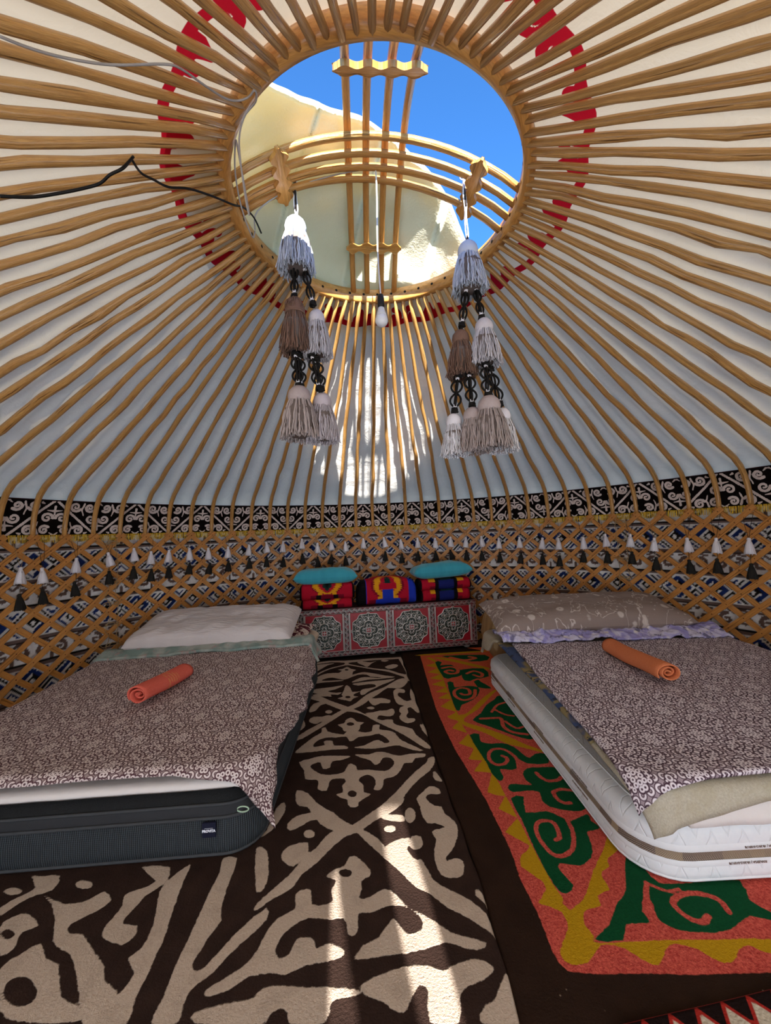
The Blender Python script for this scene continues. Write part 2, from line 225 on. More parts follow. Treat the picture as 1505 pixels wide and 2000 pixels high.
RUG_LIGHT=[[(-0.644,3.096),(-0.567,3.088),(-0.474,2.996),(-0.331,2.879),(-0.251,2.807),(-0.154,2.714),(-0.083,2.657),(0.011,2.587),(0.11,2.526),(0.128,2.456),(0.171,2.382),(0.208,2.307),(0.175,2.299),(0.115,2.375),(0.076,2.43),(0.003,2.516),(-0.062,2.58),(-0.138,2.662),(-0.219,2.757),(-0.294,2.798),(-0.354,2.816),(-0.47,2.917),(-0.576,3.006),(-0.635,3.048)],[(0.136,3.372),(0.094,3.232),(0.034,3.185),(-0.044,3.204),(-0.112,3.091),(-0.172,3.003),(-0.228,2.903),(-0.297,2.835),(-0.35,2.785),(-0.398,2.714),(-0.444,2.646),(-0.514,2.545),(-0.574,2.464),(-0.617,2.443),(-0.619,2.479),(-0.559,2.575),(-0.493,2.657),(-0.438,2.747),(-0.383,2.819),(-0.331,2.879),(-0.276,2.942),(-0.215,3.072),(-0.146,3.153),(-0.065,3.227),(0.022,3.35),(0.084,3.401)],[(-0.188,3.014),(-0.134,3.008),(-0.087,3.013),(-0.025,2.97),(-0.033,2.919),(-0.094,2.924),(-0.138,2.886),(-0.173,2.932)],[(-0.196,2.853),(-0.163,2.872),(-0.135,2.844),(-0.161,2.824)],[(-0.199,2.771),(-0.142,2.781),(-0.106,2.802),(-0.049,2.804),(-0.012,2.833),(0.005,2.783),(-0.007,2.723),(-0.049,2.712),(-0.105,2.732),(-0.118,2.674),(-0.161,2.722)],[(-0.083,2.657),(-0.014,2.665),(-0.008,2.623),(0.017,2.566),(-0.035,2.598)],[(0.005,3.138),(0.034,3.185),(0.091,3.159),(0.088,3.09),(0.048,3.103),(0.035,3.057),(0.06,2.998),(0.096,2.941),(0.127,2.956),(0.149,2.936),(0.174,2.784),(0.17,2.738),(0.145,2.786),(0.12,2.837),(0.097,2.823),(0.101,2.759),(0.084,2.715),(0.096,2.67),(0.137,2.667),(0.134,2.624),(0.085,2.601),(0.047,2.646),(0.035,2.697),(0.051,2.748),(0.037,2.781),(0.047,2.844),(0.077,2.866),(0.034,2.895),(0.013,2.967),(0.003,3.06)],[(0.088,3.985),(0.131,3.72),(0.146,3.479),(0.144,3.359),(0.134,3.338),(0.103,3.411),(0.106,3.484),(0.126,3.519),(0.09,3.783),(0.066,3.94)],[(0.146,3.184),(0.167,3.082),(0.178,2.831),(0.178,2.752),(0.162,2.769),(0.137,2.937),(0.13,3.066)],[(0.185,2.592),(0.21,2.486),(0.196,2.444),(0.171,2.514)],[(-0.78,3.892),(-0.622,3.949),(-0.476,3.931),(-0.334,3.944),(-0.181,3.972),(0.088,3.985),(0.09,3.92),(-0.129,3.917),(-0.329,3.881),(-0.418,3.862),(-0.404,3.816),(-0.26,3.726),(-0.123,3.654),(-0.029,3.615),(0.062,3.526),(0.124,3.482),(0.103,3.43),(-0.029,3.563),(-0.17,3.646),(-0.319,3.733),(-0.421,3.788),(-0.478,3.767),(-0.585,3.695),(-0.654,3.597),(-0.697,3.501),(-0.706,3.552),(-0.646,3.662),(-0.563,3.749),(-0.468,3.809),(-0.469,3.868),(-0.605,3.901),(-0.766,3.846)],[(-0.31,3.894),(-0.207,3.85),(-0.148,3.889),(-0.196,3.819),(-0.231,3.722),(-0.272,3.77),(-0.337,3.852)],[(-0.088,3.912),(-0.027,3.889),(-0.067,3.848),(-0.108,3.884)],[(-0.067,3.702),(0.011,3.764),(0.059,3.729),(0.029,3.663),(-0.029,3.642)],[(-0.756,3.815),(-0.649,3.861),(-0.559,3.865),(-0.622,3.813),(-0.673,3.706),(-0.719,3.644)],[(-0.427,3.746),(-0.382,3.685),(-0.332,3.652),(-0.357,3.615),(-0.359,3.537),(-0.371,3.464),(-0.408,3.473),(-0.443,3.547),(-0.485,3.59),(-0.463,3.64),(-0.505,3.672),(-0.46,3.694)],[(-0.588,3.589),(-0.476,3.589),(-0.434,3.546),(-0.359,3.537),(-0.307,3.57),(-0.252,3.589),(-0.158,3.539),(-0.066,3.479),(0.024,3.439),(-0.048,3.416),(-0.137,3.45),(-0.191,3.464),(-0.23,3.522),(-0.304,3.531),(-0.371,3.464),(-0.429,3.423),(-0.526,3.482),(-0.586,3.465),(-0.615,3.42),(-0.534,3.411),(-0.455,3.414),(-0.418,3.399),(-0.486,3.383),(-0.598,3.372),(-0.679,3.358),(-0.692,3.452),(-0.645,3.545)],[(-0.344,3.367),(-0.28,3.454),(-0.209,3.458),(-0.136,3.426),(-0.03,3.426),(-0.118,3.4),(-0.206,3.398),(-0.275,3.371),(-0.334,3.348)],[(-0.29,3.339),(-0.161,3.359),(-0.065,3.371),(0.023,3.396),(-0.031,3.322),(-0.09,3.273),(-0.139,3.214),(-0.195,3.148),(-0.224,3.092),(-0.252,3.085),(-0.26,3.145),(-0.246,3.194),(-0.197,3.21),(-0.14,3.239),(-0.15,3.284),(-0.201,3.296),(-0.285,3.276),(-0.339,3.311)],[(-0.38,3.293),(-0.344,3.225),(-0.325,3.152),(-0.26,3.155),(-0.305,3.11),(-0.306,3.072),(-0.269,3.053),(-0.306,3.025),(-0.321,2.972),(-0.354,2.993),(-0.386,3.006),(-0.429,3.037),(-0.389,3.065),(-0.405,3.101),(-0.401,3.14),(-0.395,3.189),(-0.394,3.262)],[(-0.651,3.216),(-0.619,3.244),(-0.504,3.263),(-0.406,3.296),(-0.464,3.217),(-0.526,3.182),(-0.455,3.145),(-0.407,3.15),(-0.433,3.104),(-0.492,3.119),(-0.477,3.07),(-0.51,3.083),(-0.6,3.092),(-0.638,3.124),(-0.6,3.14),(-0.641,3.164)],[(-0.297,2.712),(-0.27,2.688),(-0.247,2.65),(-0.201,2.637),(-0.223,2.6),(-0.223,2.554),(-0.243,2.523),(-0.322,2.53),(-0.337,2.576),(-0.376,2.62),(-0.334,2.637),(-0.328,2.678)],[(-0.449,2.592),(-0.427,2.538),(-0.371,2.508),(-0.318,2.492),(-0.297,2.54),(-0.23,2.522),(-0.191,2.506),(-0.143,2.521),(-0.142,2.593),(-0.096,2.596),(-0.098,2.537),(-0.042,2.519),(0.002,2.484),(0.025,2.416),(0.078,2.355),(0.158,2.279),(0.103,2.283),(0.023,2.337),(-0.025,2.335),(-0.12,2.316),(-0.229,2.335),(-0.236,2.346),(-0.182,2.358),(-0.129,2.405),(-0.098,2.408),(-0.061,2.371),(-0.034,2.38),(-0.049,2.422),(-0.1,2.484),(-0.15,2.466),(-0.225,2.454),(-0.254,2.415),(-0.279,2.417),(-0.302,2.466),(-0.365,2.459),(-0.416,2.463),(-0.463,2.443),(-0.489,2.399),(-0.486,2.365),(-0.456,2.368),(-0.422,2.382),(-0.434,2.417),(-0.417,2.428),(-0.378,2.419),(-0.366,2.372),(-0.304,2.368),(-0.276,2.333),(-0.366,2.329),(-0.424,2.322),(-0.494,2.312),(-0.57,2.307),(-0.581,2.329),(-0.535,2.425),(-0.502,2.482),(-0.465,2.529),(-0.474,2.581)],[(-0.23,2.272),(-0.153,2.261),(-0.108,2.283),(-0.061,2.274),(-0.015,2.246),(0.025,2.233),(0.078,2.249),(0.164,2.248),(0.158,2.213),(0.109,2.207),(0.089,2.165),(0.045,2.164),(0.032,2.128),(0.009,2.077),(-0.018,2.049),(-0.065,2.032),(-0.067,1.992),(-0.084,1.951),(-0.114,1.957),(-0.106,1.994),(-0.112,2.043),(-0.15,2.075),(-0.186,2.056),(-0.226,2.034),(-0.27,2.054),(-0.312,2.056),(-0.341,2.042),(-0.345,1.964),(-0.393,1.982),(-0.395,2.021),(-0.411,2.055),(-0.471,2.063),(-0.492,2.137),(-0.537,2.215),(-0.48,2.245),(-0.416,2.27),(-0.269,2.259),(-0.262,2.244),(-0.305,2.222),(-0.355,2.211),(-0.358,2.155),(-0.396,2.149),(-0.416,2.206),(-0.449,2.199),(-0.469,2.172),(-0.437,2.134),(-0.393,2.1),(-0.338,2.092),(-0.276,2.109),(-0.261,2.176),(-0.239,2.179),(-0.214,2.15),(-0.204,2.118),(-0.147,2.118),(-0.06,2.099),(-0.022,2.132),(-0.01,2.177),(-0.032,2.217),(-0.072,2.22),(-0.088,2.173),(-0.116,2.157),(-0.139,2.201),(-0.186,2.228),(-0.216,2.25)],[(-0.272,2.07),(-0.187,2.065),(-0.195,2.032),(-0.166,1.991),(-0.161,1.941),(-0.126,1.924),(-0.156,1.897),(-0.183,1.868),(-0.181,1.847),(-0.209,1.839),(-0.229,1.857),(-0.237,1.892),(-0.268,1.908),(-0.296,1.935),(-0.263,1.947),(-0.274,1.997),(-0.257,2.028)],[(0.214,2.214),(0.203,2.143),(0.169,2.083),(0.11,2.02),(0.06,1.953),(0.027,1.89),(-0.013,1.818),(-0.086,1.771),(-0.149,1.707),(-0.197,1.709),(-0.174,1.752),(-0.105,1.817),(-0.069,1.854),(-0.01,1.928),(0.043,2.009),(0.1,2.088),(0.167,2.165),(0.176,2.202)],[(-0.494,1.981),(-0.438,1.955),(-0.406,1.916),(-0.351,1.851),(-0.294,1.815),(-0.236,1.75),(-0.197,1.709),(-0.267,1.713),(-0.314,1.737),(-0.375,1.8),(-0.418,1.855),(-0.457,1.864),(-0.484,1.907)],[(-0.609,2.84),(-0.598,2.955),(-0.542,2.985),(-0.478,2.97),(-0.539,2.924),(-0.556,2.851),(-0.586,2.819)],[(-0.437,2.811),(-0.439,2.798),(-0.446,2.789),(-0.458,2.787),(-0.471,2.791),(-0.482,2.802),(-0.487,2.816),(-0.486,2.829),(-0.478,2.838),(-0.466,2.841),(-0.453,2.836),(-0.442,2.825)],[(-0.581,2.7),(-0.559,2.75),(-0.501,2.745),(-0.462,2.764),(-0.424,2.746),(-0.436,2.688),(-0.496,2.672),(-0.519,2.646),(-0.556,2.663)],[(-0.634,2.72),(-0.597,2.659),(-0.592,2.604),(-0.62,2.554),(-0.643,2.595)],[(0.122,1.927),(0.163,1.969),(0.203,1.942),(0.202,1.907),(0.157,1.91),(0.132,1.893),(0.144,1.859),(0.166,1.831),(0.199,1.82),(0.205,1.778),(0.241,1.727),(0.246,1.674),(0.223,1.611),(0.198,1.573),(0.175,1.549),(0.178,1.53),(0.208,1.544),(0.236,1.528),(0.234,1.492),(0.219,1.465),(0.178,1.457),(0.147,1.474),(0.133,1.521),(0.136,1.589),(0.15,1.636),(0.137,1.665),(0.148,1.686),(0.196,1.699),(0.153,1.724),(0.124,1.726),(0.105,1.775),(0.101,1.826),(0.089,1.881)],[(0.198,2.087),(0.224,2.018),(0.227,1.997),(0.195,2.009),(0.186,2.048)],[(0.163,2.59),(0.208,2.516),(0.205,2.45),(0.179,2.485)],[(0.076,1.775),(0.071,1.752),(0.061,1.736),(0.05,1.73),(0.039,1.737),(0.031,1.754),(0.029,1.778),(0.033,1.801),(0.043,1.819),(0.055,1.825),(0.067,1.817),(0.074,1.799)],[(-0.013,1.701),(-0.017,1.691),(-0.026,1.685),(-0.038,1.683),(-0.05,1.686),(-0.059,1.694),(-0.063,1.704),(-0.059,1.713),(-0.05,1.72),(-0.038,1.722),(-0.025,1.719),(-0.016,1.711)],[(-0.049,1.787),(0.021,1.778),(0.024,1.741),(-0.034,1.749),(-0.065,1.762),(-0.08,1.778)],[(0.052,1.656),(0.089,1.655),(0.091,1.605),(0.062,1.589),(0.039,1.612)],[(-0.021,1.637),(0.038,1.651),(0.05,1.616),(0.028,1.6),(0.046,1.557),(0.065,1.54),(0.077,1.486),(0.078,1.436),(0.046,1.458),(0.01,1.504),(-0.023,1.528),(-0.049,1.562),(-0.06,1.604)],[(-0.193,1.718),(-0.139,1.695),(-0.078,1.641),(-0.022,1.56),(0.03,1.518),(0.079,1.547),(0.115,1.455),(0.16,1.418),(0.215,1.383),(0.245,1.357),(0.283,1.302),(0.288,1.251),(0.258,1.273),(0.211,1.311),(0.149,1.349),(0.097,1.401),(0.05,1.43),(0.002,1.489),(-0.05,1.545),(-0.106,1.607),(-0.159,1.668)],[(-0.186,1.732),(-0.253,1.716),(-0.3,1.68),(-0.333,1.618),(-0.372,1.57),(-0.41,1.501),(-0.453,1.446),(-0.497,1.389),(-0.488,1.364),(-0.447,1.406),(-0.389,1.443),(-0.364,1.499),(-0.319,1.543),(-0.275,1.607),(-0.225,1.667),(-0.176,1.692)],[(-0.42,1.914),(-0.342,1.849),(-0.287,1.801),(-0.234,1.756),(-0.185,1.712),(-0.227,1.686),(-0.306,1.719),(-0.361,1.773),(-0.406,1.842),(-0.455,1.916)],[(0.034,1.886),(-0.009,1.818),(-0.08,1.768),(-0.14,1.72),(-0.182,1.683),(-0.215,1.714),(-0.158,1.762),(-0.089,1.812),(-0.049,1.855),(-0.032,1.89)],[(-0.484,1.749),(-0.453,1.8),(-0.377,1.817),(-0.347,1.783),(-0.391,1.764),(-0.423,1.735),(-0.463,1.713)],[(-0.352,1.689),(-0.353,1.678),(-0.36,1.67),(-0.371,1.668),(-0.384,1.672),(-0.394,1.68),(-0.4,1.692),(-0.399,1.704),(-0.392,1.712),(-0.381,1.714),(-0.368,1.71),(-0.357,1.701)],[(-0.467,1.591),(-0.443,1.633),(-0.374,1.647),(-0.362,1.602),(-0.332,1.576),(-0.377,1.562),(-0.405,1.535),(-0.443,1.553)],[(-0.578,1.631),(-0.529,1.611),(-0.502,1.544),(-0.485,1.469),(-0.512,1.435)],[(-0.594,1.677),(-0.564,1.723),(-0.563,1.851),(-0.534,1.896),(-0.515,1.825),(-0.541,1.722),(-0.575,1.685)],[(-0.177,1.572),(-0.151,1.551),(-0.115,1.51),(-0.114,1.48),(-0.145,1.46),(-0.137,1.432),(-0.147,1.399),(-0.134,1.379),(-0.211,1.37),(-0.239,1.403),(-0.244,1.437),(-0.235,1.468),(-0.273,1.484),(-0.242,1.516),(-0.21,1.526),(-0.2,1.561)],[(-0.369,1.409),(-0.356,1.435),(-0.318,1.433),(-0.305,1.381),(-0.253,1.378),(-0.22,1.396),(-0.147,1.393),(-0.111,1.398),(-0.062,1.428),(-0.019,1.406),(0.021,1.354),(0.06,1.335),(0.103,1.304),(0.148,1.269),(0.199,1.252),(0.251,1.234),(0.223,1.216),(0.182,1.222),(0.137,1.239),(0.11,1.235),(0.034,1.218),(-0.019,1.213),(-0.143,1.204),(-0.144,1.215),(-0.12,1.244),(-0.077,1.263),(-0.033,1.321),(-0.011,1.298),(0.016,1.27),(0.055,1.279),(0.063,1.306),(0.043,1.335),(0.003,1.361),(-0.05,1.363),(-0.102,1.342),(-0.143,1.343),(-0.142,1.292),(-0.154,1.271),(-0.172,1.277),(-0.188,1.328),(-0.234,1.324),(-0.304,1.333),(-0.355,1.306),(-0.381,1.275),(-0.387,1.239),(-0.37,1.214),(-0.341,1.228),(-0.33,1.268),(-0.297,1.272),(-0.273,1.26),(-0.264,1.237),(-0.229,1.253),(-0.178,1.231),(-0.186,1.212),(-0.236,1.2),(-0.286,1.193),(-0.338,1.172),(-0.38,1.178),(-0.427,1.182),(-0.443,1.232),(-0.431,1.293),(-0.409,1.337),(-0.358,1.365)],[(-0.124,1.139),(-0.07,1.162),(-0.004,1.18),(0.062,1.18),(0.105,1.165),(0.131,1.173),(0.202,1.193),(0.254,1.17),(0.225,1.143),(0.161,1.12),(0.142,1.097),(0.133,1.048),(0.057,1.051),(0.062,1.116),(0.042,1.133),(0.027,1.121),(0.005,1.086),(-0.009,1.072),(-0.041,1.084),(-0.069,1.104),(-0.108,1.114)],[(-0.408,1.128),(-0.366,1.147),(-0.29,1.14),(-0.211,1.138),(-0.142,1.131),(-0.122,1.118),(-0.174,1.112),(-0.201,1.101),(-0.209,1.059),(-0.3,1.062),(-0.31,1.086),(-0.336,1.094),(-0.364,1.08),(-0.387,1.065)],[(0.282,1.154),(0.295,1.149),(0.296,1.107),(0.283,1.043),(0.186,1.046),(0.204,1.08),(0.235,1.094),(0.251,1.117)],[(0.264,1.414),(0.28,1.38),(0.291,1.331),(0.28,1.355),(0.252,1.388)],[(-0.865,1.487),(-0.809,1.567),(-0.8,1.498),(-0.784,1.421),(-0.767,1.346),(-0.752,1.29),(-0.749,1.239),(-0.741,1.183),(-0.741,1.128),(-0.726,1.076),(-0.811,1.079),(-0.806,1.11),(-0.792,1.146),(-0.784,1.193),(-0.83,1.232),(-0.806,1.261),(-0.814,1.337),(-0.85,1.418)],[(-0.693,1.586),(-0.636,1.583),(-0.624,1.468),(-0.613,1.382),(-0.594,1.339),(-0.609,1.295),(-0.617,1.254),(-0.625,1.21),(-0.597,1.191),(-0.571,1.222),(-0.543,1.271),(-0.511,1.319),(-0.457,1.375),(-0.444,1.333),(-0.486,1.279),(-0.523,1.235),(-0.554,1.185),(-0.596,1.147),(-0.597,1.103),(-0.594,1.072),(-0.664,1.074),(-0.664,1.129),(-0.673,1.198),(-0.673,1.256),(-0.675,1.325),(-0.68,1.437),(-0.679,1.522)],[(-1.28,1.457),(-1.172,1.419),(-1.102,1.432),(-1.069,1.464),(-1.018,1.428),(-1.044,1.388),(-1.096,1.349),(-1.078,1.319),(-1.026,1.312),(-0.963,1.267),(-0.887,1.215),(-0.86,1.178),(-0.805,1.151),(-0.786,1.11),(-0.801,1.079),(-0.844,1.08),(-0.874,1.113),(-0.924,1.163),(-0.958,1.2),(-1.014,1.249),(-1.065,1.271),(-1.107,1.294),(-1.161,1.363),(-1.223,1.421)],[(-0.996,1.561),(-0.884,1.555),(-0.865,1.487),(-0.907,1.44),(-0.909,1.414),(-0.925,1.365),(-0.915,1.341),(-0.866,1.333),(-0.853,1.299),(-0.875,1.274),(-0.953,1.298),(-0.971,1.338),(-0.964,1.403),(-0.985,1.444),(-0.949,1.466),(-0.903,1.496)],[(-1.132,1.492),(-1.129,1.483),(-1.137,1.477),(-1.152,1.476),(-1.17,1.479),(-1.188,1.486),(-1.199,1.495),(-1.202,1.504),(-1.195,1.51),(-1.18,1.511),(-1.161,1.508),(-1.143,1.501)],[(-1.379,1.478),(-1.377,1.471),(-1.384,1.467),(-1.399,1.465),(-1.418,1.468),(-1.435,1.474),(-1.447,1.481),(-1.45,1.489),(-1.442,1.493),(-1.427,1.495),(-1.408,1.492),(-1.391,1.486)],[(-1.397,1.416),(-1.372,1.454),(-1.339,1.487),(-1.402,1.541),(-1.36,1.539),(-1.289,1.536),(-1.265,1.477),(-1.313,1.458),(-1.346,1.427),(-1.365,1.384)],[(-1.328,1.347),(-1.321,1.376),(-1.283,1.392),(-1.2,1.347),(-1.238,1.326),(-1.214,1.277),(-1.239,1.258)],[(-1.199,1.218),(-1.176,1.26),(-1.142,1.29),(-1.083,1.242),(-1.032,1.226),(-0.957,1.144),(-0.895,1.121),(-0.846,1.089),(-0.925,1.083),(-1.03,1.091),(-1.097,1.116)],[(-0.554,1.138),(-0.54,1.154),(-0.5,1.178),(-0.46,1.209),(-0.423,1.266),(-0.398,1.183),(-0.447,1.172),(-0.486,1.143),(-0.542,1.127)],[(-0.56,1.094),(-0.495,1.108),(-0.427,1.117),(-0.379,1.123),(-0.361,1.064),(-0.543,1.07)]]
RUG_DARK=[[(-0.404,3.66),(-0.405,3.651),(-0.412,3.645),(-0.421,3.643),(-0.431,3.647),(-0.438,3.655),(-0.442,3.665),(-0.441,3.674),(-0.434,3.68),(-0.425,3.682),(-0.415,3.678),(-0.407,3.67)],[(-0.33,3.052),(-0.331,3.041),(-0.338,3.033),(-0.348,3.031),(-0.359,3.035),(-0.367,3.044),(-0.371,3.056),(-0.37,3.067),(-0.363,3.074),(-0.353,3.076),(-0.342,3.072),(-0.334,3.063)],[(-0.266,2.62),(-0.268,2.609),(-0.276,2.601),(-0.288,2.599),(-0.301,2.603),(-0.31,2.612),(-0.315,2.624),(-0.313,2.636),(-0.305,2.644),(-0.293,2.646),(-0.28,2.641),(-0.27,2.632)],[(-0.195,1.931),(-0.197,1.919),(-0.204,1.91),(-0.215,1.908),(-0.226,1.912),(-0.235,1.921),(-0.239,1.933),(-0.237,1.945),(-0.23,1.954),(-0.219,1.956),(-0.208,1.952),(-0.199,1.943)],[(-0.178,1.496),(-0.181,1.488),(-0.189,1.482),(-0.201,1.48),(-0.214,1.483),(-0.224,1.49),(-0.228,1.498),(-0.226,1.506),(-0.217,1.512),(-0.205,1.513),(-0.192,1.51),(-0.182,1.504)],[(-1.255,1.321),(-1.251,1.314),(-1.254,1.309),(-1.264,1.308),(-1.277,1.31),(-1.29,1.316),(-1.3,1.323),(-1.304,1.33),(-1.301,1.335),(-1.292,1.337),(-1.278,1.334),(-1.265,1.328)],[(-1.033,1.157),(-1.023,1.139),(-1.029,1.126),(-1.048,1.123),(-1.076,1.128),(-1.106,1.142),(-1.131,1.16),(-1.143,1.179),(-1.138,1.192),(-1.118,1.196),(-1.088,1.19),(-1.057,1.175)]]
RED_FIELD=[(0.954,4.078),(0.291,4.008),(0.293,3.422),(0.298,2.815),(0.319,2.507),(0.34,2.288),(0.363,2.129),(0.385,2.002),(0.408,1.853),(0.419,1.717),(0.431,1.574),(0.426,1.466),(0.422,1.478),(0.437,1.324),(0.436,1.212),(0.439,1.179),(0.457,1.155),(0.521,1.145),(0.667,1.14),(0.775,1.133),(0.887,1.132),(0.999,1.127)]
YELLOW=[[(0.425,3.862),(0.344,3.914),(0.419,3.762),(0.315,3.698),(0.419,3.611),(0.309,3.519),(0.422,3.456),(0.317,3.371),(0.425,3.313),(0.318,3.236),(0.422,3.169),(0.327,3.085),(0.43,3.061),(0.333,2.971),(0.43,2.938),(0.335,2.833),(0.43,2.74),(0.36,2.686),(0.376,2.646),(0.423,2.604),(0.364,2.52),(0.452,2.446),(0.374,2.343),(0.448,2.28),(0.395,2.177),(0.465,2.159),(0.4,2.068),(0.487,2.05),(0.428,1.908),(0.502,1.875),(0.448,1.797),(0.512,1.735),(0.437,1.663),(0.511,1.59),(0.464,1.547),(0.445,1.499),(0.494,1.441),(0.498,1.404),(0.462,1.36),(0.538,1.357),(0.53,1.413),(0.519,1.583),(0.51,1.819),(0.492,2.096),(0.453,2.414),(0.434,2.567),(0.461,2.529),(0.559,2.437),(0.64,2.323),(0.718,2.274),(0.81,2.212),(0.813,2.239),(0.751,2.3),(0.668,2.412),(0.546,2.522),(0.458,2.601),(0.491,2.674),(0.587,2.767),(0.723,2.957),(0.808,3.074),(0.76,3.053),(0.612,2.874),(0.513,2.732),(0.45,2.698),(0.433,2.76),(0.43,3.313)],[(0.424,3.904),(0.623,3.736),(0.857,3.523),(0.871,3.575),(0.637,3.814),(0.48,3.918)],[(0.29,3.995),(0.943,4.033),(0.897,4.076),(0.328,4.039)],[(0.479,1.228),(0.546,1.237),(0.588,1.223),(0.723,1.224),(0.904,1.22),(1.083,1.215),(1.049,1.177),(1.022,1.189),(1.009,1.201),(0.97,1.191),(0.922,1.158),(0.878,1.168),(0.854,1.196),(0.795,1.212),(0.757,1.194),(0.714,1.158),(0.679,1.175),(0.65,1.204),(0.621,1.216),(0.585,1.218),(0.543,1.186),(0.505,1.169),(0.472,1.173),(0.455,1.195)],[(0.545,1.326),(0.612,1.366),(0.693,1.465),(0.778,1.551),(0.853,1.639),(0.845,1.597),(0.832,1.548),(0.773,1.514),(0.76,1.479),(0.722,1.463),(0.711,1.431),(0.71,1.391),(0.656,1.371),(0.65,1.335),(0.591,1.324),(0.567,1.279),(0.576,1.236),(0.492,1.227),(0.53,1.28)],[(0.458,1.539),(0.512,1.555),(0.503,1.474),(0.514,1.378),(0.545,1.326),(0.542,1.28),(0.498,1.227),(0.473,1.228),(0.511,1.269),(0.516,1.321),(0.461,1.351),(0.46,1.365),(0.513,1.408),(0.518,1.473),(0.461,1.502)]]
GREEN=[[(0.415,3.782),(0.479,3.774),(0.453,3.681),(0.55,3.688),(0.625,3.516),(0.591,3.404),(0.508,3.366),(0.439,3.373)],[(0.451,3.266),(0.501,3.26),(0.495,3.161),(0.597,3.178),(0.676,3.142),(0.661,3.038),(0.593,2.922),(0.487,2.841),(0.463,2.768),(0.435,2.77),(0.435,2.938)],[(0.625,3.551),(0.825,3.562),(0.821,3.362),(0.716,3.311),(0.753,3.19),(0.774,3.105),(0.676,3.142),(0.669,3.256),(0.598,3.294),(0.6,3.419)],[(0.499,3.958),(0.934,3.944),(0.918,3.778),(0.757,3.758),(0.644,3.854)],[(0.515,2.615),(0.591,2.705),(0.659,2.825),(0.74,2.908),(0.8,2.974),(0.82,2.725),(0.831,2.498),(0.819,2.354),(0.754,2.374),(0.677,2.444),(0.584,2.536)],[(0.457,2.429),(0.516,2.433),(0.503,2.348),(0.56,2.322),(0.625,2.324),(0.675,2.284),(0.702,2.206),(0.725,2.166),(0.768,2.202),(0.827,2.197),(0.805,2.11),(0.693,2.118),(0.66,2.17),(0.642,2.098),(0.596,2.066),(0.538,2.081),(0.538,2.014),(0.509,1.983),(0.487,2.05),(0.483,2.145),(0.468,2.265)],[(0.64,2.029),(0.678,2.078),(0.742,2.079),(0.818,2.074),(0.842,2.004),(0.843,1.921),(0.835,1.854),(0.835,1.791),(0.8,1.76),(0.738,1.767),(0.677,1.792),(0.659,1.837),(0.668,1.893),(0.609,1.906),(0.549,1.9),(0.533,1.931),(0.555,1.96),(0.612,1.951),(0.655,1.943),(0.641,1.975)],[(0.523,1.859),(0.585,1.865),(0.558,1.765),(0.649,1.768),(0.693,1.733),(0.733,1.707),(0.815,1.742),(0.812,1.703),(0.83,1.664),(0.796,1.651),(0.765,1.645),(0.747,1.571),(0.716,1.522),(0.658,1.489),(0.59,1.504),(0.58,1.47),(0.597,1.415),(0.571,1.388),(0.54,1.392),(0.527,1.472),(0.524,1.596),(0.527,1.727)],[(0.575,1.233),(0.643,1.276),(0.711,1.347),(0.76,1.382),(0.851,1.528),(0.88,1.456),(0.889,1.406),(0.985,1.402),(1.169,1.409),(1.135,1.335),(1.164,1.293),(1.139,1.268),(1.086,1.283),(0.986,1.243),(0.909,1.24),(0.841,1.249),(0.801,1.282),(0.819,1.335),(0.811,1.364),(0.768,1.31),(0.77,1.274),(0.693,1.274),(0.659,1.229)]]
RED_STROKES=[([(0.461,3.606),(0.541,3.633),(0.592,3.573),(0.568,3.472),(0.501,3.463),(0.473,3.517),(0.514,3.547),(0.541,3.526)],0.022),([(0.642,3.092),(0.604,2.969),(0.522,2.917),(0.473,2.982),(0.476,3.083),(0.535,3.143),(0.593,3.11),(0.584,3.02),(0.536,3.013),(0.52,3.039)],0.018),([(0.652,3.446),(0.725,3.504),(0.78,3.431),(0.749,3.354),(0.703,3.407)],0.02),([(0.619,3.233),(0.716,3.311),(0.767,3.246)],0.018),([(0.586,3.904),(0.701,3.806),(0.817,3.852),(0.774,3.9)],0.03),([(0.572,2.629),(0.663,2.63),(0.704,2.617),(0.689,2.51),(0.726,2.44),(0.799,2.41)],0.017),([(0.669,2.718),(0.734,2.817),(0.804,2.855)],0.013),([(0.698,2.757),(0.747,2.671),(0.795,2.647)],0.013),([(0.719,2.579),(0.759,2.487),(0.806,2.5)],0.013),([(0.638,2.086),(0.653,2.171),(0.619,2.253),(0.56,2.265),(0.518,2.22),(0.508,2.156),(0.534,2.117),(0.58,2.126),(0.604,2.168),(0.586,2.195)],0.014),([(0.711,2.035),(0.718,2.002),(0.745,1.968),(0.795,1.975),(0.818,1.995)],0.014),([(0.731,1.889),(0.73,1.842),(0.748,1.814),(0.778,1.812)],0.013),([(0.731,1.889),(0.777,1.905),(0.829,1.892)],0.013),([(0.716,1.732),(0.707,1.641),(0.664,1.562),(0.604,1.534),(0.574,1.56),(0.561,1.635),(0.578,1.693),(0.615,1.714),(0.654,1.696),(0.644,1.624),(0.622,1.611)],0.012),([(0.848,1.408),(0.804,1.343),(0.782,1.283)],0.012),([(1.035,1.298),(1.038,1.34),(0.99,1.364),(0.924,1.359),(0.884,1.332),(0.892,1.291),(0.927,1.27),(0.961,1.288)],0.013),([(1.169,1.386),(1.168,1.334),(1.19,1.319)],0.013),([(0.848,1.408),(0.895,1.375),(0.941,1.381)],0.008)]
